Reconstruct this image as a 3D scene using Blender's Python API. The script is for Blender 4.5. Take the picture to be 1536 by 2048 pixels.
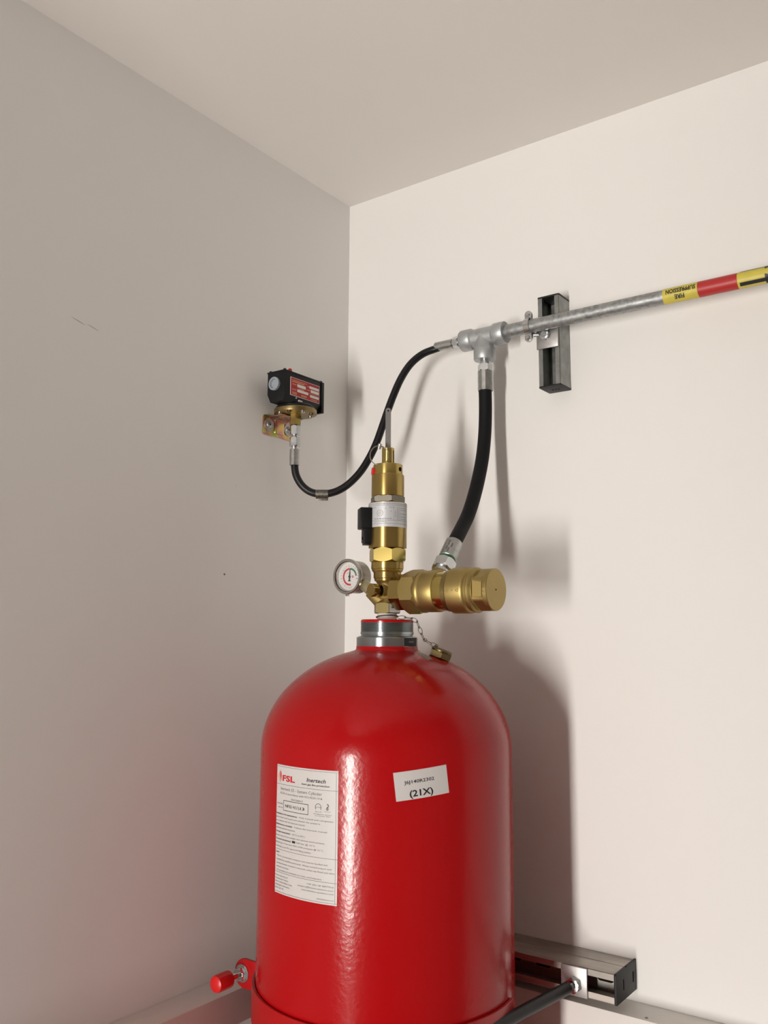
import bpy, bmesh, math, random
from mathutils import Vector, Matrix

random.seed(7)
scene = bpy.context.scene
COL = scene.collection
for o in list(bpy.data.objects):
    bpy.data.objects.remove(o, do_unlink=True)

# ------------------------------------------------------------------ camera
# world: left wall is x = 0, right wall is y = 0, the room lies at x > 0, y < 0; metres
YAW, PITCH, ROLL = -0.62834565, 0.13637290, 0.00619024
cam_loc = Vector((1.07243, -1.35, 1.62))
fwd = Vector((math.sin(YAW) * math.cos(PITCH), math.cos(YAW) * math.cos(PITCH), math.sin(PITCH)))
rgt = Vector((math.cos(YAW), -math.sin(YAW), 0))
upv = rgt.cross(fwd)
rgt = math.cos(ROLL) * rgt + math.sin(ROLL) * upv
upv = rgt.cross(fwd)
cam_data = bpy.data.cameras.new('camera')
cam_data.sensor_fit = 'VERTICAL'
cam_data.sensor_height = 36.0
cam_data.lens = 36.0 * 1774.2 / 2048.0
cam_data.clip_start = 0.02
cam = bpy.data.objects.new('camera', cam_data)
COL.objects.link(cam)
cam.matrix_world = Matrix((
    (rgt.x, upv.x, -fwd.x, cam_loc.x),
    (rgt.y, upv.y, -fwd.y, cam_loc.y),
    (rgt.z, upv.z, -fwd.z, cam_loc.z),
    (0, 0, 0, 1)))
scene.camera = cam

# ------------------------------------------------------------------ world, light, exposure
world = bpy.data.worlds.new('world')
scene.world = world
world.use_nodes = True
bg = world.node_tree.nodes['Background']
bg.inputs[0].default_value = (1.0, 0.93, 0.85, 1)
bg.inputs[1].default_value = 0.15

ROOM_X, ROOM_Y, ROOM_H = 2.1, -2.75, 2.4893
DOOR_X0, DOOR_X1, DOOR_H = 0.46, 0.62, 2.02

# the light of the lit corridor, standing in the open doorway behind the camera
ld = bpy.data.lights.new('doorway_light', 'AREA')
ld.shape = 'RECTANGLE'
ld.size = 0.57
ld.size_y = 1.45
ld.energy = 298.0
ld.color = (1.0, 0.95, 0.895)
lo = bpy.data.objects.new('doorway_light', ld)
COL.objects.link(lo)
lo.location = (0.535, ROOM_Y - 1.0, 0.95)
lo.rotation_euler = (math.radians(90), 0, 0)

scene.view_settings.view_transform = 'Standard'
scene.view_settings.look = 'None'
scene.view_settings.gamma = 1.0
scene.view_settings.use_curve_mapping = False
scene.view_settings.exposure = 0.0

# ------------------------------------------------------------------ materials
def lin(c):
    def f(v):
        v /= 255.0
        return v / 12.92 if v <= 0.04045 else ((v + 0.055) / 1.055) ** 2.4
    return (f(c[0]), f(c[1]), f(c[2]), 1.0)


def material(name, col, rough=0.5, metal=0.0, bump=None, vary=None, rvary=None, coat=0.0, brushed=None, spec=None):
    m = bpy.data.materials.new(name)
    m.use_nodes = True
    nt = m.node_tree
    b = nt.nodes['Principled BSDF']
    b.inputs['Base Color'].default_value = col
    b.inputs['Roughness'].default_value = rough
    b.inputs['Metallic'].default_value = metal
    if spec is not None:
        b.inputs['Specular IOR Level'].default_value = spec
    if coat:
        b.inputs['Coat Weight'].default_value = coat
        b.inputs['Coat Roughness'].default_value = 0.08
    tc = nt.nodes.new('ShaderNodeTexCoord')
    def noise(scale, detail=3.0, stretch=None):
        n = nt.nodes.new('ShaderNodeTexNoise')
        n.inputs['Scale'].default_value = scale
        n.inputs['Detail'].default_value = detail
        if stretch:
            mp = nt.nodes.new('ShaderNodeMapping')
            mp.inputs['Scale'].default_value = stretch
            nt.links.new(tc.outputs['Object'], mp.inputs['Vector'])
            nt.links.new(mp.outputs[0], n.inputs['Vector'])
        else:
            nt.links.new(tc.outputs['Object'], n.inputs['Vector'])
        return n
    if vary:
        scale, amount = vary[0], vary[1]
        n = noise(scale, 4.0, vary[2] if len(vary) > 2 else None)
        r = nt.nodes.new('ShaderNodeMapRange')
        r.inputs['From Min'].default_value = 0.3
        r.inputs['From Max'].default_value = 0.7
        r.inputs['To Min'].default_value = 1.0 - amount
        r.inputs['To Max'].default_value = 1.0 + amount
        nt.links.new(n.outputs['Fac'], r.inputs['Value'])
        mx = nt.nodes.new('ShaderNodeVectorMath')
        mx.operation = 'SCALE'
        mx.inputs[0].default_value = col[:3]
        nt.links.new(r.outputs[0], mx.inputs['Scale'])
        nt.links.new(mx.outputs[0], b.inputs['Base Color'])
    if rvary:
        n = noise(rvary[0])
        r = nt.nodes.new('ShaderNodeMapRange')
        r.inputs['From Min'].default_value = 0.3
        r.inputs['From Max'].default_value = 0.7
        r.inputs['To Min'].default_value = rough - rvary[1]
        r.inputs['To Max'].default_value = rough + rvary[1]
        nt.links.new(n.outputs['Fac'], r.inputs['Value'])
        nt.links.new(r.outputs[0], b.inputs['Roughness'])
    if bump:
        n = noise(bump[0], bump[3] if len(bump) > 3 else 2.0, brushed)
        bp = nt.nodes.new('ShaderNodeBump')
        bp.inputs['Strength'].default_value = bump[1]
        bp.inputs['Distance'].default_value = bump[2]
        nt.links.new(n.outputs['Fac'], bp.inputs['Height'])
        nt.links.new(bp.outputs[0], b.inputs['Normal'])
    return m


M = {}
WALL_COL = (0.80, 0.785, 0.76, 1)
M['wall'] = material('wall_paint', WALL_COL, 0.65, bump=(260, 0.10, 0.0006))
M['ceiling'] = material('ceiling_paint', (0.80, 0.765, 0.73, 1), 0.8, bump=(260, 0.10, 0.0006))
M['floor'] = material('floor_vinyl', (0.42, 0.38, 0.35, 1), 0.5, vary=(14, 0.12))
M['trunking'] = material('trunking_plastic', (0.76, 0.73, 0.69, 1), 0.45)
M['red'] = material('red_gloss_paint', lin((165, 6, 12)), 0.20, bump=(150, 0.24, 0.0010), spec=0.32)
M['red_bracket'] = material('red_bracket_paint', lin((165, 6, 12)), 0.30, bump=(220, 0.1, 0.0006))
M['red_plastic'] = material('red_plastic', lin((200, 24, 26)), 0.35)
M['red_tape'] = material('red_tape', lin((178, 44, 44)), 0.4)
M['yellow_tape'] = material('yellow_tape', lin((205, 190, 80)), 0.45, vary=(60, 0.06))
M['steel_plain'] = material('plain_steel', (0.40, 0.44, 0.45, 1), 0.22, 1.0, bump=(50, 0.06, 0.00006), brushed=(1, 1, 40))
M['zinc'] = material('bright_zinc_plate', (0.62, 0.64, 0.65, 1), 0.22, 1.0, rvary=(90, 0.06))
M['ferrule'] = material('zinc_ferrule', (0.46, 0.47, 0.46, 1), 0.34, 1.0, vary=(120, 0.15))
M['galv'] = material('galvanised_steel', (0.36, 0.375, 0.375, 1), 0.45, 0.85, vary=(160, 0.28), rvary=(140, 0.12))
M['strut'] = material('pregalvanised_strut', (0.28, 0.29, 0.28, 1), 0.42, 0.9, vary=(70, 0.18), rvary=(50, 0.08))
M['strut_dull'] = material('dull_strut', (0.44, 0.41, 0.37, 1), 0.48, 1.0, vary=(40, 0.22, (0.15, 1, 1)), rvary=(50, 0.08))
M['cast'] = material('malleable_cast_iron', (0.47, 0.49, 0.50, 1), 0.46, 0.75, bump=(420, 0.25, 0.0004), vary=(60, 0.10))
M['plate'] = material('zinc_square_plate', (0.42, 0.41, 0.40, 1), 0.45, 1.0, vary=(90, 0.10))
M['brass'] = material('machined_brass', (0.46, 0.335, 0.115, 1), 0.20, 1.0, bump=(50, 0.06, 0.00006), brushed=(1, 1, 40))
M['brass_bright'] = material('bright_brass', (0.58, 0.45, 0.14, 1), 0.18, 1.0)
M['brass_cast'] = material('forged_brass', (0.40, 0.30, 0.115, 1), 0.46, 1.0, bump=(900, 0.12, 0.00015), vary=(30, 0.06))
M['brass_dull'] = material('dull_brass', (0.30, 0.225, 0.10, 1), 0.36, 1.0, vary=(80, 0.12))
M['chain'] = material('tarnished_chain', (0.22, 0.17, 0.12, 1), 0.35, 1.0)
M['nickel'] = material('nickel_ring', (0.20, 0.185, 0.155, 1), 0.36, 1.0)
M['lever'] = material('stainless_lever', (0.24, 0.23, 0.22, 1), 0.6, 0.8)
M['chrome'] = material('polished_wire', (0.52, 0.51, 0.47, 1), 0.18, 1.0)
M['stainless'] = material('stainless_case', (0.36, 0.335, 0.28, 1), 0.32, 1.0, bump=(50, 0.06, 0.00006), brushed=(1, 40, 1))
M['passivated'] = material('yellow_passivated_zinc', (0.62, 0.45, 0.36, 1), 0.28, 1.0)
M['rubber'] = material('black_rubber', (0.006, 0.006, 0.007, 1), 0.40, bump=(500, 0.2, 0.0003), spec=0.35)
M['rubber_matt'] = material('black_textile_rubber', (0.007, 0.007, 0.008, 1), 0.6, bump=(900, 0.4, 0.0004), spec=0.18)
M['brass_base'] = material('base_brass', (0.18, 0.14, 0.06, 1), 0.38, 1.0)
M['black_plastic'] = material('black_plastic', (0.008, 0.008, 0.009, 1), 0.45, spec=0.25)
M['black_enamel'] = material('black_enamel', (0.006, 0.007, 0.008, 1), 0.38, bump=(300, 0.15, 0.0004), spec=0.3)
M['cap_plastic'] = material('charcoal_plastic', (0.014, 0.014, 0.015, 1), 0.5, spec=0.3)
M['grey_plug'] = material('grey_plastic_plug', (0.30, 0.335, 0.37, 1), 0.4)
M['paper'] = material('white_label', (0.56, 0.535, 0.52, 1), 0.45)
M['foil'] = material('silver_label', (0.60, 0.61, 0.63, 1), 0.42, 0.3)
M['ink'] = material('black_ink', (0.015, 0.015, 0.016, 1), 0.5)
M['ink_grey'] = material('grey_ink', (0.12, 0.115, 0.12, 1), 0.5)
M['ink_pale'] = material('pale_grey_ink', (0.30, 0.30, 0.31, 1), 0.5)
M['tag'] = material('aluminium_tag', (0.17, 0.16, 0.14, 1), 0.45, 0.9, vary=(250, 0.35))
M['stem_brass'] = material('pale_stem', (0.55, 0.50, 0.33, 1), 0.4, 0.9)
M['ink_red'] = material('red_ink', lin((190, 28, 40)), 0.5)
M['ink_orange'] = material('orange_ink', lin((225, 120, 70)), 0.5)
M['ink_white'] = material('white_ink', (0.72, 0.70, 0.66, 1), 0.5)
M['ink_cream'] = material('cream_ink', lin((215, 160, 120)), 0.5)
M['ink_green'] = material('green_ink', lin((40, 110, 80)), 0.5)
M['plate_red'] = material('red_nameplate', lin((170, 22, 34)), 0.4)
M['dial'] = material('gauge_dial', (0.72, 0.70, 0.68, 1), 0.5)
M['ptfe'] = material('white_thread_tape', (0.75, 0.73, 0.69, 1), 0.6, bump=(300, 0.3, 0.0005))
M['green_band'] = material('green_band', lin((20, 105, 62)), 0.5)
M['olive_sticker'] = material('olive_sticker', lin((128, 128, 108)), 0.45)
M['dark_hole'] = material('dark_recess', (0.006, 0.005, 0.004, 1), 0.8, spec=0.08)
M['cap_brass'] = material('aged_cap_brass', (0.15, 0.11, 0.05, 1), 0.38, 1.0, vary=(80, 0.12))

gm = bpy.data.materials.new('gauge_glass')
gm.use_nodes = True
nt = gm.node_tree
for n in list(nt.nodes):
    nt.nodes.remove(n)
outn = nt.nodes.new('ShaderNodeOutputMaterial')
mixn = nt.nodes.new('ShaderNodeMixShader')
tr = nt.nodes.new('ShaderNodeBsdfTransparent')
gl = nt.nodes.new('ShaderNodeBsdfGlossy')
gl.inputs['Roughness'].default_value = 0.05
fr = nt.nodes.new('ShaderNodeFresnel')
fr.inputs['IOR'].default_value = 1.45
nt.links.new(fr.outputs[0], mixn.inputs[0])
nt.links.new(tr.outputs[0], mixn.inputs[1])
nt.links.new(gl.outputs[0], mixn.inputs[2])
nt.links.new(mixn.outputs[0], outn.inputs[0])
M['glass'] = gm

# lathe-turned parts: the grooves run round the upright axis and draw the highlight out along it
def turned(name, base, rough):
    m = material(name, base, rough, 1.0)
    nt = m.node_tree
    b = nt.nodes['Principled BSDF']
    t = nt.nodes.new('ShaderNodeTangent')
    t.direction_type = 'RADIAL'
    t.axis = 'Z'
    b.inputs['Anisotropic'].default_value = 0.85
    b.inputs['Anisotropic Rotation'].default_value = 0.25
    nt.links.new(t.outputs[0], b.inputs['Tangent'])
    return m


M['brass_turned'] = turned('turned_brass', (0.46, 0.335, 0.115, 1), 0.36)
M['brass_turned_bright'] = turned('bright_turned_brass', (0.54, 0.41, 0.135, 1), 0.32)
M['steel'] = turned('turned_steel', (0.40, 0.44, 0.45, 1), 0.32)

# rainbow tints of the passivated bracket
pm = M['passivated']
nt = pm.node_tree
tc = nt.nodes.new('ShaderNodeTexCoord')
nz = nt.nodes.new('ShaderNodeTexNoise')
nz.inputs['Scale'].default_value = 45
nz.inputs['Detail'].default_value = 1.0
rp = nt.nodes.new('ShaderNodeValToRGB')
rp.color_ramp.elements[0].position = 0.32
rp.color_ramp.elements[0].color = (0.42, 0.40, 0.36, 1)
rp.color_ramp.elements[1].position = 0.68
rp.color_ramp.elements[1].color = (0.50, 0.52, 0.20, 1)
for pos, colr in ((0.44, (0.55, 0.24, 0.22, 1)), (0.55, (0.62, 0.42, 0.16, 1))):
    e = rp.color_ramp.elements.new(pos)
    e.color = colr
nt.links.new(tc.outputs['Object'], nz.inputs['Vector'])
nt.links.new(nz.outputs['Fac'], rp.inputs['Fac'])
nt.links.new(rp.outputs[0], nt.nodes['Principled BSDF'].inputs['Base Color'])

# left wall: the same paint with a grey scuff and a small red-brown fleck
def wall_with_marks():
    m = material('wall_paint_scuffed', WALL_COL, 0.65, bump=(260, 0.10, 0.0006))
    nt = m.node_tree
    b = nt.nodes['Principled BSDF']
    tc = nt.nodes.new('ShaderNodeTexCoord')
    prev = None
    for (cy, cz, ly, lz, ang, col, amt) in (
            (-0.6205, 2.0605, 0.0150, 0.0011, -14, (0.20, 0.18, 0.15, 1), 0.55),
            (-0.5960, 2.0580, 0.0130, 0.0012, -14, (0.20, 0.18, 0.15, 1), 0.45),
            (-0.3205, 1.7155, 0.0027, 0.0022, 0, (0.16, 0.025, 0.02, 1), 0.95),
            (-0.300, 1.866, 0.004, 0.0022, 70, (0.45, 0.44, 0.42, 1), 0.15)):
        mp = nt.nodes.new('ShaderNodeMapping')
        mp.vector_type = 'TEXTURE'
        mp.inputs['Location'].default_value = (0, cy, cz)
        mp.inputs['Rotation'].default_value = (math.radians(ang), 0, 0)
        mp.inputs['Scale'].default_value = (1, ly, lz)
        nt.links.new(tc.outputs['Object'], mp.inputs['Vector'])
        g = nt.nodes.new('ShaderNodeTexGradient')
        g.gradient_type = 'SPHERICAL'
        nt.links.new(mp.outputs[0], g.inputs['Vector'])
        r = nt.nodes.new('ShaderNodeMapRange')
        r.inputs['From Max'].default_value = 0.5
        r.inputs['To Max'].default_value = amt
        nt.links.new(g.outputs['Fac'], r.inputs['Value'])
        mx = nt.nodes.new('ShaderNodeMix')
        mx.data_type = 'RGBA'
        nt.links.new(r.outputs[0], mx.inputs['Factor'])
        if prev is None:
            mx.inputs['A'].default_value = WALL_COL
            mx.inputs[6].default_value = WALL_COL
        else:
            nt.links.new(prev, mx.inputs[6])
        mx.inputs[7].default_value = col
        prev = mx.outputs[2]
    nt.links.new(prev, b.inputs['Base Color'])
    return m


M['wall_marks'] = wall_with_marks()

# ------------------------------------------------------------------ geometry helpers
def V(*a):
    return Vector(a)


def frame(origin, zdir, xdir=None):
    z = Vector(zdir).normalized()
    if xdir is None:
        xdir = (1, 0, 0) if abs(z.x) < 0.9 else (0, 1, 0)
    x = Vector(xdir)
    x = (x - z * x.dot(z)).normalized()
    y = z.cross(x)
    o = Vector(origin)
    return Matrix(((x.x, y.x, z.x, o.x), (x.y, y.y, z.y, o.y), (x.z, y.z, z.z, o.z), (0, 0, 0, 1)))


def rev(bm, prof, mat=None, seg=48, a0=0.0, a1=None):
    """surface of revolution of (radius, height) pairs round local z"""
    mat = mat or Matrix()
    full = a1 is None
    n = seg if full else seg + 1
    rings = []
    for r, h in prof:
        if r < 1e-7:
            rings.append([bm.verts.new(mat @ V(0, 0, h))])
        else:
            ring = []
            for i in range(n):
                a = a0 + (2 * math.pi if full else (a1 - a0)) * i / seg
                ring.append(bm.verts.new(mat @ V(r * math.cos(a), r * math.sin(a), h)))
            rings.append(ring)
    for A, B in zip(rings, rings[1:]):
        for i in range(seg):
            j = (i + 1) % n
            if len(A) == 1 and len(B) == 1:
                continue
            if len(A) == 1:
                bm.faces.new((A[0], B[j], B[i]))
            elif len(B) == 1:
                bm.faces.new((A[i], A[j], B[0]))
            else:
                bm.faces.new((A[i], A[j], B[j], B[i]))
    return bm


def solid(prof):
    """close a profile at both ends on the axis"""
    return [(0, prof[0][1])] + list(prof) + [(0, prof[-1][1])]


def bev(r, h0, h1, c=0.0008):
    return solid([(r - c, h0), (r, h0 + c), (r, h1 - c), (r - c, h1)])


def hexp(bm, r, h0, h1, mat=None, seg=6, a0=0.0, chamfer=0.0015):
    """hexagonal prism, corners trimmed by a round chamfer at both ends"""
    mat = mat or Matrix()
    base = []
    n = 8
    for k in range(seg):
        p0 = a0 + 2 * math.pi * k / seg
        p1 = a0 + 2 * math.pi * (k + 1) / seg
        A = V(r * math.cos(p0), r * math.sin(p0), 0)
        B = V(r * math.cos(p1), r * math.sin(p1), 0)
        for i in range(n):
            base.append(A.lerp(B, i / n))
    rin = r * math.cos(math.pi / seg)
    def ring(h, end):
        out = []
        for p in base:
            d = p.length
            over = (d - rin) / max(1e-9, r - rin)
            hh = h
            if end:
                hh = h - end * over * chamfer
            out.append(bm.verts.new(mat @ V(p.x, p.y, hh)))
        return out
    R = [ring(h0, -1), ring(h1, 1)]
    c0 = [bm.verts.new(mat @ V(p.x / p.length * rin * 0.96, p.y / p.length * rin * 0.96, h0)) for p in base]
    c1 = [bm.verts.new(mat @ V(p.x / p.length * rin * 0.96, p.y / p.length * rin * 0.96, h1)) for p in base]
    N = len(base)
    loops = [c0, R[0], R[1], c1]
    for A, B in zip(loops, loops[1:]):
        for i in range(N):
            j = (i + 1) % N
            bm.faces.new((A[i], A[j], B[j], B[i]))
    bm.faces.new(list(reversed(c0)))
    bm.faces.new(c1)
    return bm


def box(bm, lo, hi, mat=None, bevel=0.0):
    mat = mat or Matrix()
    vs = [bm.verts.new((x, y, z)) for x in (lo[0], hi[0]) for y in (lo[1], hi[1]) for z in (lo[2], hi[2])]
    fs = []
    for idx in ((0, 1, 3, 2), (4, 6, 7, 5), (0, 4, 5, 1), (2, 3, 7, 6), (0, 2, 6, 4), (1, 5, 7, 3)):
        fs.append(bm.faces.new([vs[i] for i in idx]))
    geom = list(vs)
    if bevel:
        es = list({e for f in fs for e in f.edges})
        res = bmesh.ops.bevel(bm, geom=es, offset=bevel, segments=2, profile=0.5, affect='EDGES')
        geom = list({v for f in res['faces'] for v in f.verts} | {v for v in vs if v.is_valid})
    for v in geom:
        v.co = mat @ v.co
    return bm


def prism(bm, pts, h0, h1, mat=None, bevel=0.0):
    """extrude a 2-D outline along local z"""
    mat = mat or Matrix()
    n = len(pts)
    a = [bm.verts.new(V(p[0], p[1], h0)) for p in pts]
    b = [bm.verts.new(V(p[0], p[1], h1)) for p in pts]
    fs = [bm.faces.new(list(reversed(a))), bm.faces.new(b)]
    for i in range(n):
        j = (i + 1) % n
        fs.append(bm.faces.new((a[i], a[j], b[j], b[i])))
    geom = a + b
    if bevel:
        es = list({e for f in fs[:2] for e in f.edges})
        res = bmesh.ops.bevel(bm, geom=es, offset=bevel, segments=2, profile=0.5, affect='EDGES')
        geom = list({v for f in res['faces'] for v in f.verts} | {v for v in geom if v.is_valid})
    for v in geom:
        v.co = mat @ v.co
    return bm


def rounded(w, h, r, n=5, cx=0.0, cy=0.0):
    out = []
    for sx, sy, a in ((1, 1, 0), (-1, 1, 90), (-1, -1, 180), (1, -1, 270)):
        for i in range(n + 1):
            t = math.radians(a + 90.0 * i / n)
            out.append((cx + sx * (w / 2 - r) + r * math.cos(t), cy + sy * (h / 2 - r) + r * math.sin(t)))
    return out


def spline(pts, n=10):
    P = [Vector(p) for p in pts]
    P = [P[0] * 2 - P[1]] + P + [P[-1] * 2 - P[-2]]
    out = []
    for i in range(1, len(P) - 2):
        for k in range(n):
            t = k / n
            a, b, c, d = P[i - 1], P[i], P[i + 1], P[i + 2]
            out.append(0.5 * ((2 * b) + (c - a) * t + (2 * a - 5 * b + 4 * c - d) * t * t + (3 * b - a - 3 * c + d) * t ** 3))
    out.append(P[-2].copy())
    return out


def smooth_path(pts, it=2):
    P = [p.copy() for p in pts]
    for _ in range(it):
        Q = [p.copy() for p in P]
        for i in range(1, len(P) - 1):
            Q[i] = P[i] * 0.5 + (P[i - 1] + P[i + 1]) * 0.25
        P = Q
    return P


def tube(bm, pts, r, seg=16, closed=False, cap=True):
    P = [Vector(p) for p in pts]
    n = len(P)
    rings = []
    t_prev = None
    x = None
    for i in range(n):
        if closed:
            t = (P[(i + 1) % n] - P[i - 1]).normalized()
        else:
            t = (P[min(i + 1, n - 1)] - P[max(i - 1, 0)]).normalized()
        if x is None:
            x = t.orthogonal().normalized()
        else:
            x = (t_prev.rotation_difference(t) @ x)
            x = (x - t * x.dot(t)).normalized()
        y = t.cross(x)
        t_prev = t
        rr = r[i] if isinstance(r, (list, tuple)) else r
        rings.append([bm.verts.new(P[i] + (x * math.cos(a) + y * math.sin(a)) * rr)
                      for a in (2 * math.pi * k / seg for k in range(seg))])
    pairs = list(zip(rings, rings[1:]))
    if closed:
        pairs.append((rings[-1], rings[0]))
    for A, B in pairs:
        if closed and A is rings[-1]:
            # match the twist on closing
            best = min(range(seg), key=lambda s: (A[0].co - B[s].co).length)
            B = B[best:] + B[:best]
        for k in range(seg):
            j = (k + 1) % seg
            bm.faces.new((A[k], A[j], B[j], B[k]))
    if cap and not closed:
        bm.faces.new(list(reversed(rings[0])))
        bm.faces.new(rings[-1])
    return bm


def world_loc(o):
    v = Vector((0, 0, 0))
    while o is not None:
        v += o.location
        o = o.parent
    return v


def link(name, bm, mat, parent=None, sharp=32, label=None):
    """bm holds world coordinates; the object's origin is its parent's"""
    off = world_loc(parent) if parent else Vector((0, 0, 0))
    if off.length:
        for v in bm.verts:
            v.co -= off
    bmesh.ops.recalc_face_normals(bm, faces=bm.faces[:])
    me = bpy.data.meshes.new(name)
    bm.to_mesh(me)
    bm.free()
    me.shade_smooth()
    me.set_sharp_from_angle(angle=math.radians(sharp))
    me.materials.append(M[mat])
    o = bpy.data.objects.new(name, me)
    COL.objects.link(o)
    o.parent = parent
    if label:
        o['label'] = label
    return o


def thing(name, label, cat, loc, group=None):
    o = bpy.data.objects.new(name, None)
    o.empty_display_size = 0.03
    COL.objects.link(o)
    o.location = loc
    o['label'] = label
    o['category'] = cat
    if group:
        o['group'] = group
    return o


def struct(name, bm, mat):
    o = link(name, bm, mat)
    o['kind'] = 'structure'
    return o


def nb():
    return bmesh.new()


# ---- print: lettering and rules as thin meshes laid on a surface by a mapping (u, v) -> point
def text_polys(body, bold=0.0, shear=0.0, spacing=1.0):
    cu = bpy.data.curves.new('t', 'FONT')
    cu.body = body
    cu.size = 1.0
    cu.resolution_u = 2
    cu.offset = bold
    cu.shear = shear
    cu.space_character = spacing
    ob = bpy.data.objects.new('t', cu)
    COL.objects.link(ob)
    dg = bpy.context.evaluated_depsgraph_get()
    me = ob.evaluated_get(dg).to_mesh()
    vs = [(v.co.x, v.co.y) for v in me.vertices]
    fs = [tuple(p.vertices) for p in me.polygons]
    ob.evaluated_get(dg).to_mesh_clear()
    bpy.data.objects.remove(ob, do_unlink=True)
    bpy.data.curves.remove(cu)
    return vs, fs


def put_text(bm, mapf, body, u0, u1, v, cap, bold=0.0, shear=0.0, rot=0.0, spacing=1.0):
    """text between u0 and u1 with its caps centred on v; cap is the capital height"""
    vs, fs = text_polys(body, bold, shear, spacing)
    if not vs:
        return
    x0 = min(p[0] for p in vs)
    x1 = max(p[0] for p in vs)
    sx = (u1 - u0) / (x1 - x0)
    sy = cap / 0.73
    pts = []
    for x, y in vs:
        pts.append((u0 + (x - x0) * sx, v - cap / 2 + y * sy))
    if rot:
        cx, cy = (u0 + u1) / 2, v
        c, s = math.cos(rot), math.sin(rot)
        pts = [(cx + (x - cx) * c - (y - cy) * s, cy + (x - cx) * s + (y - cy) * c) for x, y in pts]
    bv = [bm.verts.new(mapf(x, y)) for x, y in pts]
    for f in fs:
        try:
            bm.faces.new([bv[i] for i in f])
        except ValueError:
            pass


def put_rect(bm, mapf, u0, u1, v0, v1, n=8):
    a = [bm.verts.new(mapf(u0 + (u1 - u0) * i / n, v0)) for i in range(n + 1)]
    b = [bm.verts.new(mapf(u0 + (u1 - u0) * i / n, v1)) for i in range(n + 1)]
    for i in range(n):
        bm.faces.new((a[i], a[i + 1], b[i + 1], b[i]))


def put_poly(bm, mapf, pts):
    bm.faces.new([bm.verts.new(mapf(*p)) for p in pts])


def put_ring(bm, mapf, cu, cv, r0, r1, a0=0.0, a1=2 * math.pi, n=24):
    p = [(bm.verts.new(mapf(cu + r0 * math.cos(a), cv + r0 * math.sin(a))),
          bm.verts.new(mapf(cu + r1 * math.cos(a), cv + r1 * math.sin(a))))
         for a in (a0 + (a1 - a0) * i / n for i in range(n + 1))]
    for (a, b), (c, d) in zip(p, p[1:]):
        bm.faces.new((a, b, d, c))


# ------------------------------------------------------------------ the room
T = 0.10
b = nb(); box(b, (-T, ROOM_Y - T, -T), (0, T, ROOM_H + T)); struct('wall_left', b, 'wall_marks')
b = nb(); box(b, (0, 0, -T), (ROOM_X, T, ROOM_H + T)); struct('wall_right', b, 'wall')
b = nb(); box(b, (ROOM_X, ROOM_Y - T, -T), (ROOM_X + T, T, ROOM_H + T)); struct('wall_side', b, 'wall')
b = nb()
box(b, (0, ROOM_Y - T, 0), (DOOR_X0, ROOM_Y, ROOM_H))
box(b, (DOOR_X1, ROOM_Y - T, 0), (ROOM_X, ROOM_Y, ROOM_H))
box(b, (DOOR_X0, ROOM_Y - T, DOOR_H), (DOOR_X1, ROOM_Y, ROOM_H))
struct('wall_near', b, 'wall')
b = nb(); box(b, (0, ROOM_Y - T, ROOM_H), (ROOM_X, 0, ROOM_H + T)); struct('ceiling', b, 'ceiling')
b = nb(); box(b, (0, ROOM_Y - T, -T), (ROOM_X, 0, 0)); struct('floor', b, 'floor')

# dado trunking on both walls: a box section with a shallow lid
TZ1, TZ0, TD = 1.0848, 1.0350, 0.0565
b = nb()
box(b, (0, ROOM_Y, TZ0), (TD, -TD, TZ1), bevel=0.0012)
box(b, (0, ROOM_Y, TZ0 - 0.004), (TD - 0.006, -TD, TZ0))
struct('trim_1', b, 'trunking')
b = nb()
box(b, (0, -TD, TZ0), (ROOM_X, 0, TZ1), bevel=0.0012)
box(b, (0, -TD + 0.006, TZ0 - 0.004), (ROOM_X, 0, TZ0))
t2 = struct('trim_2', b, 'trunking')
b = nb(); rev(b, solid([(0.0022, 0), (0.0022, 0.0006), (0.0012, 0.0009)]), frame((0.5896, -0.0474, TZ1), (0, 0, 1)), 12)
link('screw', b, 'chain', t2)

# ------------------------------------------------------------------ gas cylinder
AX, AY, CR = 0.289, -0.2621, 0.183
axm = lambda z: frame((AX, AY, z), (0, 0, 1))
cyl = thing('gas_cylinder', 'large red steel gas cylinder with domed shoulder and white labels', 'gas cylinder', (AX, AY, 0))
b = nb()
prof = [(0, 0.0), (0.155, 0.0), (0.174, 0.008), (CR, 0.03), (CR, 1.4550)]
for i in range(1, 40):
    t = math.radians(90.0 * i / 40)
    r, z = CR * math.cos(t), 1.455 + 0.145 * math.sin(t)
    if r < 0.050:
        break
    prof.append((r, z))
prof += [(0.0475, 1.5957), (0.0462, 1.5975), (0.0458, 1.6015), (0, 1.6015)]
rev(b, prof, axm(0), 128)
link('body', b, 'red', cyl, sharp=40)
b = nb()
rev(b, [(0, 1.6012), (0.0452, 1.6012), (0.0455, 1.6020), (0.0455, 1.6142), (0.0450, 1.6148), (0.0412, 1.6164), (0.0386, 1.6172), (0.0386, 1.6186),
        (0.0398, 1.6192), (0.0398, 1.6226), (0.0390, 1.6234), (0, 1.6234)], axm(0), 72)
link('neck_collar', b, 'steel', cyl, sharp=25, label='bright turned steel collar')
b = nb()
p = [(0, 1.6230), (0.0385, 1.6230)]
z = 1.6236
while z < 1.6362:
    p += [(0.0386, z), (0.0398, z + 0.0006), (0.0398, z + 0.0008), (0.0386, z + 0.0014)]
    z += 0.0015
p += [(0.0385, 1.6366), (0, 1.6366)]
rev(b, p, axm(0), 72)
link('neck_thread', b, 'steel', cyl, sharp=20, label='threaded steel neck')
b = nb()
rev(b, [(0, 1.6364), (0.0393, 1.6364), (0.0396, 1.6390), (0.0380, 1.6410), (0.0, 1.6410)], axm(0), 72)
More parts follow.
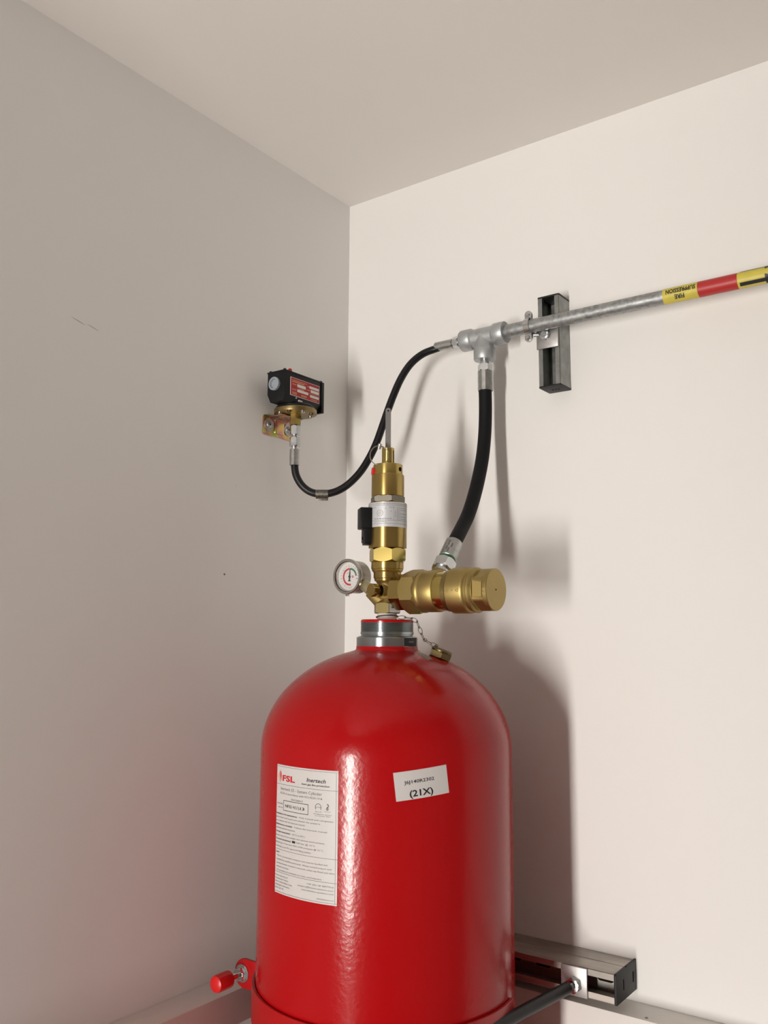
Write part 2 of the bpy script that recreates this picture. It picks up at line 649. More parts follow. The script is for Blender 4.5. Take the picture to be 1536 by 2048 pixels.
link('neck_rim', b, 'red', cyl, label='red painted rim of the neck')

def cylmap(R, az_ref, z_ref, tilt=0.0):
    """(u, v) in metres on a cylinder of radius R: u runs to the viewer's right"""
    c, s = math.cos(tilt), math.sin(tilt)
    def f(u, v, lift=0.0):
        uu = u * c - v * s
        vv = u * s + v * c
        a = math.radians(az_ref) - uu / CR
        return V(AX + (R + lift) * math.sin(a), AY + (R + lift) * math.cos(a), z_ref + vv)
    return f


# information label
LW, LH = 0.1076, 0.1640
lab = cylmap(CR, 197.35, 1.4455)
def L(lift):
    return lambda u, v: lab(u * LW, -v * LH, lift)
b = nb()
n = 28
top = [[b.verts.new(lab(LW * i / n, -LH * j, 0.00035)) for i in range(n + 1)] for j in (0, 1)]
bot = [[b.verts.new(lab(LW * i / n, -LH * j, 0.0)) for i in range(n + 1)] for j in (0, 1)]
for i in range(n):
    b.faces.new((top[0][i], top[0][i + 1], top[1][i + 1], top[1][i]))
    for j in (0, 1):
        b.faces.new((top[j][i], top[j][i + 1], bot[j][i + 1], bot[j][i]))
for i in (0, n):
    b.faces.new((top[0][i], top[1][i], bot[1][i], bot[0][i]))
info = link('information_label', b, 'paper', cyl, label='tall white information label printed with small text')

PR = L(0.00055)
def T_(bm, s, u0, u1, v, cap_mm, **k):
    # lay the text out in metres, then map
    vs = lambda x, y: lab(x, y, 0.00055)
    put_text(bm, vs, s, u0 * LW, u1 * LW, -v * LH, cap_mm / 1000.0, **k)
bk, gr, rd, orr = nb(), nb(), nb(), nb()
T_(rd, 'FSL', .125, .365, .100, 7.6, bold=0.035)
# flame emblem: two leaf halves
def flame(bm, pts):
    put_poly(bm, PR, pts)
flame(rd, [(.075, .042), (.098, .065), (.102, .09), (.094, .115), (.074, .142), (.080, .11), (.072, .085), (.078, .062)])
flame(orr, [(.072, .045), (.050, .070), (.038, .092), (.045, .116), (.066, .138), (.052, .110), (.056, .085), (.070, .065)])
T_(bk, 'Inertech', .555, .835, .085, 5.0, bold=0.018, shear=0.25)
T_(bk, 'Inert gas fire protection', .48, .885, .121, 2.4, bold=0.02, shear=0.2)
for v in (.152, .662, .838):
    put_rect(gr, PR, .0, 1.0, v - .0013, v + .0013, 24)
put_rect(gr, PR, .0, 1.0, .012, .0145, 24)
put_rect(gr, PR, .0, 1.0, .986, .9885, 24)
put_rect(gr, PR, .972, .976, .012, .9885, 2)
T_(gr, 'Inertech 55 - System Cylinder', .095, .785, .184, 4.0)
T_(gr, 'IG-55 in accordance with ISO14520-14 &', .085, .79, .219, 2.7)
T_(gr, 'EN15004-9', .305, .50, .258, 2.6)
T_(gr, 'Assembly', .025, .145, .303, 2.0)
T_(gr, 'part no.', .05, .145, .332, 2.0)
for (a0, a1, c0, c1) in ((.155, .59, .273, .277), (.155, .59, .350, .354), (.155, .161, .273, .354), (.584, .59, .273, .354)):
    put_rect(bk, PR, a0, a1, c0, c1, 10)
T_(bk, 'NF32', .195, .315, .314, 3.6, bold=0.02)
T_(gr, '403', .33, .445, .314, 4.2, shear=-0.3)
T_(bk, '13', .46, .53, .314, 3.6, bold=0.02)
aspect = LW / LH
def ringL(bm, u, v, r0, r1, a0=0, a1=2 * math.pi):
    put_ring(bm, lambda x, y: lab(x, y, 0.00055), u * LW, -v * LH, r0, r1, a0, a1)
ringL(gr, .735, .285, .0040, .0047, -0.7, 3.84)
T_(gr, 'LPCB', .70, .77, .285, 1.5)
T_(gr, 'Approved', .69, .78, .318, 1.1)
ringL(bk, .860, .268, .0012, .0022, -2.0, 1.9)
ringL(gr, .860, .292, .0006, .0018)
put_rect(gr, PR, .815, .905, .312, .3135, 4)
T_(gr, 'Management Systems', .67, .92, .336, 1.2)
T_(gr, 'Certificate 9001', .69, .90, .349, 1.1)
small = [
    (.383, (('Installation & maintenance:', .01, .415, .02), ('Only trained and competent', .445, .945, 0))),
    (.410, (('personnel shall install and maintain the system in', .01, .765, 0),)),
    (.437, (('accordance with the Inertech manual.', .01, .545, 0),)),
    (.466, (('Maintenance schedule:', .01, .335, .02), ('Follow the Inertech manual', .37, .86, 0))),
    (.494, (('and international standards.', .01, .385, 0),)),
    (.523, (('Storage temperature:', .01, .30, .02), ('-20\u00b0C to 50\u00b0C.', .325, .555, 0))),
    (.552, (('Keep away from sunlight and adverse environments.', .01, .835, 0),)),
    (.580, (('Contents pressurised:', .01, .315, .02), ('300 bar @ 15\u00b0C', .405, .70, 0))),
    (.607, (('Recharge if less than 95% of fill pressure @ 15\u00b0C,', .01, .82, 0),)),
    (.636, (('recharge at an FSL approved filling station.', .01, .645, 0),)),
    (.682, (('Caution', .01, .09, .015),)),
    (.710, (('This is a pressurised container and must be handled and', .035, .87, 0),)),
    (.738, (('installed by qualified personnel.  Always move/transport with', .035, .93, 0),)),
    (.766, (('during transfer actuators removed, outlet cap fitted and valve', .035, .965, 0),)),
    (.793, (('protection cover fitted.', .035, .28, 0),)),
    (.820, (('The products of combustion are toxic, avoid exposure.', .035, .80, 0),)),
    (.862, (('Firetec Systems Ltd', .012, .265, 0),)),
    (.886, (('The Business Centre', .012, .275, 0),)),
    (.910, (('Unit 3, Molly Millars Lane', .012, .345, 0),)),
    (.934, (('Wokingham, Berkshire', .012, .305, 0),)),
    (.958, (('RG41 2QZ, UK', .012, .19, 0),)),
    (.868, (('+44 (0)118 9897910', .585, .955, 0),)),
    (.893, (('enquiry@firetec-systems.com', .445, .955, 0),)),
    (.918, (('www.firetec-systems.com', .505, .955, 0),)),
    (.966, (('NF32000403.V1.01', .735, .955, 0),)),
]
for v, runs in small:
    for s, u0, u1, bold in runs:
        T_(bk if bold else gr, s, u0, u1, v, 2.0 if v != .966 else 1.5, bold=bold)
put_rect(bk, PR, .335, .39, .571, .588, 3)
for nm_, bm_, mt_ in (('black_print', bk, 'ink'), ('grey_print', gr, 'ink_grey')):
    link(nm_, bm_, mt_, info)['kind'] = 'stuff'     # small print, too fine to pick apart
link('red_print', rd, 'ink_red', info)
link('orange_print', orr, 'ink_orange', info)

# small code sticker, stuck on slightly askew
SW, SH = 0.0712, 0.0355
sm = cylmap(CR, 141.57, 1.4454, math.radians(6.9))
b = nb()
n = 16
top = [[b.verts.new(sm(SW * i / n, -SH * j, 0.00035)) for i in range(n + 1)] for j in (0, 1)]
bot = [[b.verts.new(sm(SW * i / n, -SH * j, 0.0)) for i in range(n + 1)] for j in (0, 1)]
for i in range(n):
    b.faces.new((top[0][i], top[0][i + 1], top[1][i + 1], top[1][i]))
    for j in (0, 1):
        b.faces.new((top[j][i], top[j][i + 1], bot[j][i + 1], bot[j][i]))
for i in (0, n):
    b.faces.new((top[0][i], top[1][i], bot[1][i], bot[0][i]))
stk = link('code_sticker', b, 'paper', cyl, label='small white sticker with a printed code')
b = nb()
smt = lambda x, y: sm(x, y, 0.00055)
put_text(b, smt, 'J6J140R2302', .175 * SW, .735 * SW, -.385 * SH, .0042, bold=0.010)
link('code_text', b, 'ink', stk)
b = nb()
put_text(b, smt, '(21X)', .25 * SW, .69 * SW, -.79 * SH, .0080, bold=0.022)
link('number_text', b, 'ink', stk)

# dark stamp plate on the collar and a worn strip sticker on the dome
def arc_patch(bm, R, az0, az1, z0, z1, th, n=10):
    def P(a, z, r):
        a = math.radians(a)
        return bm.verts.new((AX + r * math.sin(a), AY + r * math.cos(a), z))
    g = [[[P(az0 + (az1 - az0) * i / n, z, r) for i in range(n + 1)] for z in (z0, z1)] for r in (R, R + th)]
    for i in range(n):
        bm.faces.new((g[1][0][i], g[1][0][i + 1], g[1][1][i + 1], g[1][1][i]))
        for k in (0, 1):
            bm.faces.new((g[0][k][i], g[0][k][i + 1], g[1][k][i + 1], g[1][k][i]))
    for i in (0, n):
        bm.faces.new((g[0][0][i], g[0][1][i], g[1][1][i], g[1][0][i]))
b = nb(); arc_patch(b, 0.0455, 111, 74, 1.6022, 1.6143, 0.0004)
link('collar_sticker', b, 'cap_plastic', cyl, label='dark sticker on the steel collar')
b = nb(); arc_patch(b, 0.0459, 100, 86, 1.6072, 1.6095, 0.0002, 4)
link('collar_print', b, 'ink_grey', cyl)

def dome_pt(x, y, lift):
    r = math.hypot(x - AX, y - AY)
    z = 1.455 + 0.145 * math.sqrt(max(0, 1 - (r / CR) ** 2))
    nrm = V((x - AX) / CR ** 2, (y - AY) / CR ** 2, (z - 1.455) / 0.145 ** 2).normalized()
    return V(x, y, z) + nrm * lift
quad = [V(.3390, -.2655), V(.3500, -.2530), V(.3735, -.2670), V(.3725, -.2775)]
b = nb()
n = 6
g = [[None] * (n + 1) for _ in range(4)]
for li, lift in enumerate((0.0004, 0.0)):
    for i in range(n + 1):
        t = i / n
        A = quad[0].lerp(quad[3], t)
        B = quad[1].lerp(quad[2], t)
        g[li * 2][i] = b.verts.new(dome_pt(A.x, A.y, lift))
        g[li * 2 + 1][i] = b.verts.new(dome_pt(B.x, B.y, lift))
for i in range(n):
    b.faces.new((g[0][i], g[0][i + 1], g[1][i + 1], g[1][i]))
    b.faces.new((g[0][i], g[0][i + 1], g[2][i + 1], g[2][i]))
    b.faces.new((g[1][i], g[1][i + 1], g[3][i + 1], g[3][i]))
link('dome_sticker', b, 'olive_sticker', cyl, label='worn olive grey strip sticker')

# ------------------------------------------------------------------ brass discharge valve on the neck
VZ = 1.6815
val = thing('discharge_valve', 'brass discharge valve with wide side outlet screwed into the cylinder neck', 'valve', (AX, AY, 1.641))
b = nb(); rev(b, bev(0.0146, 1.6405, 1.6505, 0.0005), axm(0), 32)
link('neck_stub', b, 'ptfe', val, label='stub wrapped in white thread tape')
b = nb(); hexp(b, 0.0212, 1.6500, 1.6660, axm(0), a0=math.radians(12))
vh = link('hex_base', b, 'brass_base', val)
# silver sticker on one flat of the hex base
aa = math.radians(12 - 30)
fm = frame((AX + 0.01845 * math.cos(aa), AY + 0.01845 * math.sin(aa), 1.658), (math.cos(aa), math.sin(aa), 0), (0, 0, 1))
b = nb(); box(b, (-0.0065, -0.0095, 0), (0.0065, 0.0095, 0.0004), fm)
st = link('sticker', b, 'foil', vh)
b = nb(); box(b, (-0.0005, -0.006, 0.0004), (0.0025, 0.006, 0.0006), fm); link('grey_print', b, 'ink_grey', st)
b = nb()
rev(b, solid([(0.0180, 1.6655), (0.0165, 1.6680), (0.0138, 1.6715), (0.0128, 1.6760), (0.0128, 1.6880), (0.0136, 1.6925), (0.0165, 1.6965), (0.0190, 1.6995)]), axm(0), 48)
body = link('body', b, 'brass_cast', val, sharp=40)
b = nb(); rev(b, solid([(0.0190, 1.6985), (0.0196, 1.6995), (0.0196, 1.7018), (0.0208, 1.7028), (0.0208, 1.7118), (0.0200, 1.7130)]), axm(0), 48)
link('top_ring', b, 'brass_turned', val)
# side outlet along +x
ox = frame((AX, AY, VZ), (1, 0, 0), (0, 0, 1))
b = nb(); rev(b, solid([(0.0120, 0.004), (0.0120, 0.012), (0.0135, 0.016), (0.0150, 0.020)]), ox, 40)
link('outlet_neck', b, 'brass_cast', val)
b = nb(); hexp(b, 0.0270, 0.0175, 0.0440, ox, a0=math.radians(-7))
link('outlet_hex', b, 'brass', val)
b = nb()
hexp(b, 0.0332, 0.0385, 0.0675, ox, a0=math.radians(-7), chamfer=0.005)
rev(b, solid([(0.0280, 0.060), (0.0306, 0.0655), (0.0312, 0.0670), (0.0312, 0.0690), (0.0302, 0.0705), (0.0298, 0.0735), (0.0303, 0.0760), (0.0303, 0.0935), (0.0290, 0.0960)]), ox, 64)
link('outlet_body', b, 'brass_cast', val)
b = nb(); rev(b, solid([(0.0284, 0.0955), (0.0286, 0.0960), (0.0286, 0.1110), (0.0280, 0.1115)]), ox, 64)
link('outlet_groove', b, 'brass_bright', val)
b = nb(); rev(b, bev(0.0297, 0.1110, 0.1190, 0.0006), ox, 64)
link('sealing_ring', b, 'brass_dull', val)
b = nb()
rev(b, solid([(0.0306, 0.1185), (0.0326, 0.1210), (0.0326, 0.1445), (0.0318, 0.1475), (0.0300, 0.1492), (0.0302, 0.1530), (0.0318, 0.1545), (0.0318, 0.1575), (0.0300, 0.1600),
               (0.0285, 0.1606)]), ox, 72)
capo = link('outlet_cap', b, 'brass_cast', val, label='brass end cap')
# end boss: round, with six spanner flats cut into it
b = nb()
NS = 144
def flat_r(th, R, d):
    k = round((th - math.pi / 2) / (math.pi / 3))
    return min(R, d / math.cos(th - math.pi / 2 - k * math.pi / 3))
rows = []
for h, R, d in ((0.1600, 0.0293, 1), (0.1622, 0.0293, 1), (0.1626, 0.0293, 0.0262), (0.1770, 0.0293, 0.0262), (0.1796, 0.0293, 0.0290), (0.1800, 0.0293, 1), (0.1852, 0.0293, 1), (0.1860, 0.0286, 1)):
    rows.append([b.verts.new(ox @ V(flat_r(t, R, d) * math.cos(t), flat_r(t, R, d) * math.sin(t), h)) for t in (2 * math.pi * q / NS for q in range(NS))])
for A, B in zip(rows, rows[1:]):
    for q in range(NS):
        r_ = (q + 1) % NS
        b.faces.new((A[q], A[r_], B[r_], B[q]))
b.faces.new(list(reversed(rows[0]))); b.faces.new(rows[-1])
link('spanner_boss', b, 'brass_cast', capo, sharp=22)
b = nb(); rev(b, solid([(0.0012, 0.1855), (0.0012, 0.18635)]), frame((AX, AY - 0.001, VZ), (1, 0, 0)), 12)
link('vent_hole', b, 'dark_hole', capo)
# raised cast marks
b = nb()
for k, (da, w) in enumerate(((-0.22, .0028), (0.0, .0012), (0.20, .0024))):
    a = math.radians(-92)
    d = V(0, math.sin(a), math.cos(a))
    m = frame(V(AX + 0.1335 + da * 0.042, AY, VZ) + d * 0.0322, d, (1, 0, 0))
    rev(b, [(w * 0.55, 0.0), (w * 0.6, 0.0008), (w, 0.0008), (w, 0.0)], m, 14)
link('cast_mark', b, 'brass_cast', capo)
# angled hose port: up and back towards the wall
PX = AX + 0.0815
pd = V(-0.04, 0.66, 0.75).normalized()
b = nb(); rev(b, solid([(0.0150, 0.018), (0.0150, 0.0335), (0.0142, 0.0345)]), frame((PX, AY, VZ), pd), 36)
link('hose_port', b, 'brass_cast', val)
# gauge arm with a plugged end
ga = V(-0.93, 0, 0.37).normalized()
b = nb()
tube(b, [V(AX - .002, AY - .001, VZ - .0165), V(AX - .014, AY - .006, VZ - .0070), V(.2640, AY - .0100, 1.6835)], [.0150, .0118, .0094], 28)
link('gauge_arm', b, 'brass_cast', val)
# plugged port turned towards the room
a_ = math.radians(196)
cd = V(math.sin(a_), math.cos(a_), 0.0)
pm_ = frame((AX + .001, AY, VZ + 0.0025), cd)
b = nb(); rev(b, [(0.0120, 0.0040), (0.0112, 0.0130), (0.0102, 0.0152), (0.0088, 0.0152), (0.0086, 0.0120)], pm_, 32)
link('port_ring', b, 'brass_cast', val)
b = nb(); rev(b, [(0.0090, 0.0136), (0, 0.0136)], pm_, 24)
link('port_recess', b, 'dark_hole', val)
b = nb(); rev(b, solid([(0.0064, 0.0120), (0.0068, 0.0180), (0.0098, 0.0225), (0.0100, 0.0315), (0.0092, 0.0325)]), pm_, 32)
link('port_plug', b, 'brass', val)

# ------------------------------------------------------------------ pressure gauge
GX, GY, GZ = 0.2270, -0.2825, 1.7066
gau = thing('pressure_gauge', 'small round pressure gauge with red and green dial beside the brass valve', 'gauge', (GX, GY, GZ))
gf = frame((GX, GY, GZ), (0, -1, 0), (1, 0, 0))     # local z faces the room, x right, y up
gf = Matrix(((1, 0, 0, GX), (0, 0, -1, GY), (0, 1, 0, GZ), (0, 0, 0, 1)))
b = nb(); rev(b, [(0, -0.030), (0.0235, -0.030), (0.0252, -0.0285), (0.0252, -0.003), (0.0240, -0.003)], gf, 56)
link('case', b, 'stainless', gau)
b = nb(); rev(b, [(0.0225, -0.0080), (0.0225, -0.0005), (0.0232, 0.0008), (0.0262, 0.0008), (0.0272, -0.0002), (0.0272, -0.0045), (0.0264, -0.0060), (0.0240, -0.0060)], gf, 64)
link('bezel', b, 'chrome', gau)
b = nb(); rev(b, [(0.0228, -0.0078), (0, -0.0078)], gf, 48)
dial = link('dial', b, 'dial', gau)
gmap = lambda u, v: gf @ V(u, v, -0.00755)
def ang(clock):   # degrees clockwise from twelve
    return math.radians(90 - clock)
b = nb(); put_ring(b, gmap, 0, 0, .0108, .0136, ang(358), ang(170), 40); link('red_zone', b, 'ink_red', dial)
b = nb(); put_ring(b, gmap, 0, 0, .0108, .0136, ang(2), ang(85), 24); link('green_zone', b, 'ink_green', dial)
b = nb()
for k in range(19):
    a = ang(170 + k * (275 / 18.0))
    r0, r1 = (.0150, .0180) if k % 3 == 0 else (.0160, .0178)
    w = .00030
    c, s = math.cos(a), math.sin(a)
    put_poly(b, gmap, [(r0 * c - w * s, r0 * s + w * c), (r1 * c - w * s, r1 * s + w * c), (r1 * c + w * s, r1 * s - w * c), (r0 * c + w * s, r0 * s - w * c)])
put_text(b, gmap, '0', -.0005, .0012, -.0172, .0020)
put_text(b, gmap, '150', -.0118, -.0080, .0098, .0016)
put_text(b, gmap, '400', .0118, .0160, -.0030, .0016)
link('scale_print', b, 'ink_grey', dial)
b = nb()
put_text(b, gmap, 'bar', -.0052, -.0018, .0060, .0018)
put_ring(b, gmap, .0055, .0000, .0008, .0018, n=14)
link('red_print', b, 'ink_red', dial)
b = nb()
nm = lambda u, v: gf @ V(u, v, -0.0040)
na = ang(4)
c, s = math.cos(na), math.sin(na)
rot = lambda u, v: (u * c - v * s, u * s + v * c)
for z0 in (-0.0070, -0.0064):
    f = lambda u, v: gf @ V(u, v, z0)
    put_poly(b, f, [rot(.0118, .0002), rot(0, .0011), rot(-.0045, .0008), rot(-.0070, .0026), rot(-.0070, -.0026), rot(-.0045, -.0008), rot(0, -.0011), rot(.0118, -.0002)])
rev(b, solid([(.0017, -.0076), (.0017, -.0058)]), gf, 16)
link('needle', b, 'ink', gau)
b = nb(); rev(b, solid([(0.0226, -0.0016), (0.0226, -0.0006)]), gf, 48)
link('glass', b, 'glass', gau)
b = nb(); box(b, (-.0028, -.0300, -.0035), (.0028, -.0262, -.0005), gf, bevel=.0006)
link('bezel_tab', b, 'stainless', gau)
b = nb()
s0 = V(GX + 0.017, GY + 0.016, GZ - 0.009)
s1 = V(0.2650, AY - 0.0095, 1.6840)
tube(b, [s0, s0.lerp(s1, .5), s1], [0.0098, 0.0086, 0.0080], 24)
link('stem', b, 'stem_brass', gau)

# ------------------------------------------------------------------ actuator on top of the valve
act = thing('solenoid_actuator', 'tall brass actuator with silver label, black plug and upright steel lever', 'actuator', (AX, AY, 1.7125))
b = nb()
rev(b, solid([(0.0212, 1.7115), (0.0235, 1.7140), (0.0235, 1.7160), (0.0245, 1.7170), (0.0245, 1.7262), (0.0238, 1.7270)]), axm(0), 48)
link('lower_ring', b, 'brass_turned_bright', act)
b = nb(); hexp(b, 0.0285, 1.7268, 1.7478, axm(0), a0=math.radians(19), chamfer=0.003)
link('lower_hex', b, 'brass_bright', act)
b = nb(); rev(b, bev(0.0289, 1.7478, 1.8168, 0.0007), axm(0), 64)
link('barrel', b, 'brass_turned', act)
# wrapped silver label
AR = 0.0289
amap0 = lambda R: (lambda u, v: V(AX + R * math.sin(math.radians(144) - u / AR), AY + R * math.cos(math.radians(144) - u / AR), 1.7978 + v))
b = nb(); rev(b, [(AR, 1.7782), (AR + .0004, 1.7784), (AR + .0004, 1.8156), (AR, 1.8158)], axm(0), 64)
alab = link('wrapped_label', b, 'foil', act, label='silver wrap-around label with fine print')
am = amap0(AR + .0006)
b = nb()
random.seed(3)
def dashes(bm, mapf, u0, u1, v, h, mn=.0012, mx=.0040, gap=.0010):
    u = u0
    while u < u1 - mn:
        w = min(random.uniform(mn, mx), u1 - u)
        put_rect(bm, mapf, u, u + w, v - h / 2, v + h / 2, 2)
        u += w + gap
dashes(b, am, -.040, .040, .0152, .0011)
for v in (.0128, -.0100, -.0148):
    put_rect(b, am, -.042, .042, v - .0003, v + .0003, 40)
dashes(b, am, -.026, -.019, .0095, .0010)
dashes(b, am, .002, .010, .0095, .0012)
dashes(b, am, -.004, -.002, .0080, .0008)
dashes(b, am, .004, .006, .0035, .0014, .0008, .0012)
dashes(b, am, -.022, .006, -.0075, .0012)
dashes(b, am, -.022, .0, -.0122, .0010)
put_ring(b, am, -.012, .001, .0044, .0049, n=24)
put_ring(b, am, -.012, .001, .0015, .0019, n=16)
for u in (.009, .0145, .0165, .019):
    put_rect(b, am, u - .0002, u + .0002, -.0100, .0100, 1)
for k in range(6):
    put_rect(b, am, .0112, .0124, -.005 + k * .0017, -.0040 + k * .0017, 1)
for v in (.009, .006, .0005, -.004, -.0075):
    dashes(b, am, .021, .036, v, .0010)
link('fine_print', b, 'ink_pale', alab)['kind'] = 'stuff'
b = nb(); hexp(b, 0.0272, 1.8165, 1.8275, axm(0), a0=math.radians(18), chamfer=0.002)
link('steel_ring', b, 'nickel', act, label='dull nickel plated hexagonal ring')
b = nb(); rev(b, solid([(0.0225, 1.8255), (0.0238, 1.8262), (0.0250, 1.8275), (0.0250, 1.8592), (0.0243, 1.8605)]), axm(0), 64)
link('upper_barrel', b, 'brass_turned', act)
b = nb(); rev(b, solid([(0.0226, 1.8600), (0.0226, 1.8752), (0.0219, 1.8765)]), axm(0), 56)
topc = link('top_cap', b, 'brass_turned_bright', act)
lf = V(math.sin(math.radians(144 + 80)), math.cos(math.radians(144 + 80)), 0)
b = nb(); rev(b, solid([(0.0066, 0.019), (0.0066, 0.0240), (0.0055, 0.0252)]), frame((AX, AY, 1.8655), lf), 24)
link('red_plug', b, 'red_plastic', act, label='round red plug')
rf = V(math.sin(math.radians(144 - 55)), math.cos(math.radians(144 - 55)), 0)
b = nb(); rev(b, [(0.0034, 0.0200), (0.0034, 0.02275), (0, 0.02275)], frame((AX, AY, 1.8680), rf), 20)
link('side_hole', b, 'dark_hole', topc)
b = nb(); rev(b, bev(0.0095, 1.8760, 1.9030, 0.0006), axm(0), 40)
link('stem', b, 'brass_turned_bright', act)
hf = V(math.sin(math.radians(144 - 62)), math.cos(math.radians(144 - 62)), 0)
b = nb(); box(b, (-0.0115, -0.0010, 0.0080), (0.0100, 0.0010, 0.00975), frame((AX, AY, 1.8890), hf, (0, 0, 1)))
link('slot', b, 'dark_hole', act)
# flat lever facing the camera
lv = frame((AX, AY, 0), (math.sin(math.radians(144)), math.cos(math.radians(144)), 0), (0, 0, 1))   # local x up, z to camera
b = nb()
outl = [(1.900, -0.0042), (1.9625, -0.0042)]
for k in range(1, 12):
    a = -math.pi / 2 + math.pi * k / 12
    outl.append((1.9625 + 0.0042 * math.cos(a), 0.0042 * math.sin(a)))
outl += [(1.9625, 0.0042), (1.900, 0.0042)]
prism(b, outl, -0.0012, 0.0012, lv, bevel=0.0003)
lev = link('lever', b, 'lever', act, sharp=12, label='flat upright steel lever with a small hole')
b = nb(); rev(b, [(0.0014, 0.00125), (0, 0.00125)], lv @ Matrix.Translation((1.9620, 0, 0)), 14)
link('lever_hole', b, 'dark_hole', lev)
# split ring and its clip
cdir = V(math.sin(math.radians(144)), math.cos(math.radians(144)), 0)
rdir = V(math.sin(math.radians(54)), math.cos(math.radians(54)), 0)
rc = V(AX, AY, 1.8885) + cdir * 0.0150 - rdir * 0.0135
b = nb()
for k, off in enumerate((0.0, 0.0013)):
    pts = [rc + cdir * off + (rdir * math.cos(a) * 0.0140 + V(0, 0, 1) * math.sin(a) * 0.0150) for a in (2 * math.pi * i / 40 for i in range(40))]
    tube(b, pts, 0.00068, 8, closed=True)
link('split_ring', b, 'chrome', act)
b = nb()
q0 = rc + V(0, 0, 0.0145) + rdir * 0.0005
rev(b, bev(0.0030, -0.0042, 0.0042, 0.0008), frame(q0, V(0.35, -0.1, 0.9)), 16)
tube(b, [q0 + rdir * 0.001, q0 + rdir * 0.0045 - V(0, 0, .001), V(AX, AY, 1.8985) + cdir * 0.0090 - rdir * 0.004], 0.0010, 8)
link('ring_clip', b, 'chrome', act)
# black electrical connector on the far side
kd = V(math.sin(math.radians(144 + 78)), math.cos(math.radians(144 + 78)), 0)
km = frame((AX, AY, 0), kd, (0, 0, 1))
b = nb()
box(b, (1.7765, -0.0130, 0.0255), (1.8085, 0.0130, 0.0445), km, bevel=0.0016)
box(b, (1.7560, -0.0110, 0.0255), (1.7790, 0.0110, 0.0385), km, bevel=0.0010)
con = link('connector', b, 'black_plastic', act, label='black plastic electrical connector')
b = nb()
box(b, (1.7525, -0.0090, 0.0270), (1.7575, 0.0090, 0.0375), km, bevel=0.0008)
rev(b, bev(0.0022, 0.0385, 0.0400, 0.0004), km @ Matrix.Translation((1.7625, 0, 0)), 12)
link('connector_catch', b, 'black_plastic', con)

# ------------------------------------------------------------------ chained blanking cap lying on the dome
capn = dome_pt(AX + 0.079 * math.sin(math.radians(67)), AY + 0.079 * math.cos(math.radians(67)), 0)
nn = V((capn.x - AX) / CR ** 2, (capn.y - AY) / CR ** 2, (capn.z - 1.455) / 0.145 ** 2).normalized()
cap = thing('blanking_cap', 'loose hexagonal brass cap on a fine chain resting on the red dome', 'cap', tuple(capn))
cm = frame(capn, nn)
b = nb()
hexp(b, 0.0172, 0.0004, 0.0095, cm, a0=math.radians(70), chamfer=0.001)
rev(b, solid([(0.0149, 0.0090), (0.0158, 0.0098), (0.0158, 0.0118), (0.0148, 0.0126)]), cm, 40)
link('hex_cap', b, 'cap_brass', cap)
ctop = capn + nn * 0.0135
b = nb(); rev(b, solid([(0.0028, 0.0122), (0.0028, 0.0138), (0.0015, 0.0146)]), cm @ Matrix.Translation((-0.009, -0.004, 0)), 14)
link('chain_rivet', b, 'chain', cap)
# wire loop round the stub
b = nb()
pts = []
for k in range(48):
    a = 2 * math.pi * k / 48
    pts.append(V(AX + 0.0162 * math.cos(a), AY + 0.0162 * math.sin(a), 1.6452 + 0.0022 * math.sin(a * 1 + 2.2)))
tube(b, pts, 0.00085, 8, closed=True)
link('wire_loop', b, 'chain', cap)
rv = cm @ V(-0.009, -0.004, 0.0140)
path = [V(.3005, -.2490, 1.6445), V(.3120, -.2420, 1.6442), V(.3235, -.2370, 1.6405), V(.3268, -.2342, 1.6330), V(.3288, -.2325, 1.6245),
        V(.3318, -.2305, 1.6165), V(.3345, -.2290, 1.6112), V(.3390, -.2290, 1.6118), V(.3400, -.2330, 1.6085)]
path += [rv + V(0, 0, .0006)]
cp = spline(path, 12)
# walk the path and set a link every 7 mm
def make_link(A, B, roll):
    d = (B - A)
    Lk = d.length * 0.56 + 0.0010
    w = 0.0024
    m = frame((A + B) / 2, d, V(math.cos(roll), math.sin(roll), 0.3))
    pts = []
    for k in range(24):
        a = 2 * math.pi * k / 24
        x, z = w * math.cos(a), Lk * math.sin(a)
        pts.append(m @ V(x * (1.15 - 0.15 * abs(math.sin(a))), 0, z))
    bb = nb()
    tube(bb, pts, 0.00046, 6, closed=True)
    link('chain_link', bb, 'chain', cap)
last = cp[0]
acc = 0
k = 0
prevp = cp[0]
for pnt in cp[1:]:
    acc += (pnt - prevp).length
    prevp = pnt
    if acc >= 0.0092:
        make_link(last, pnt, 0.4 + (k % 2) * 1.5)
        last = pnt.copy()
        acc = 0
        k += 1
make_link(last, rv, 0.9)

# ------------------------------------------------------------------ large discharge hose
hose = thing('discharge_hose', 'thick black rubber hose between the brass valve and the pipe tee', 'hose', (PX, AY, VZ))
pp = V(PX, AY, VZ)
fe0 = pp + pd * 0.0640
fe1 = pp + pd * 0.1010
te = V(0.3465, -0.0585, 2.0785)
t0 = V(0.3465, -0.0590, 2.0720)
t1 = V(0.3465, -0.0600, 2.0330)
hp = [fe1 - pd * 0.006, fe1 + pd * 0.008, V(0.3600, -0.1600, 1.7868), V(0.3572, -0.1350, 1.8120), V(0.3530, -0.1050, 1.8540),
      V(0.3492, -0.0770, 1.9080), V(0.3466, -0.0620, 1.9593), V(0.3462, -0.0585, 2.0050), t1 + V(0, 0, 0.006)]
b = nb(); tube(b, smooth_path(spline(hp, 10), 6), 0.0112, 24)
link('rubber_hose', b, 'rubber_matt', hose)
hm = frame(pp, pd, (1, 0, 0))
b = nb(); rev(b, solid([(0.0120, 0.0330), (0.0132, 0.0345), (0.0132, 0.0450)]), hm, 32)
link('union_seat', b, 'zinc', hose)
b = nb(); hexp(b, 0.0185, 0.0420, 0.0600, hm, a0=math.radians(10), chamfer=0.003)
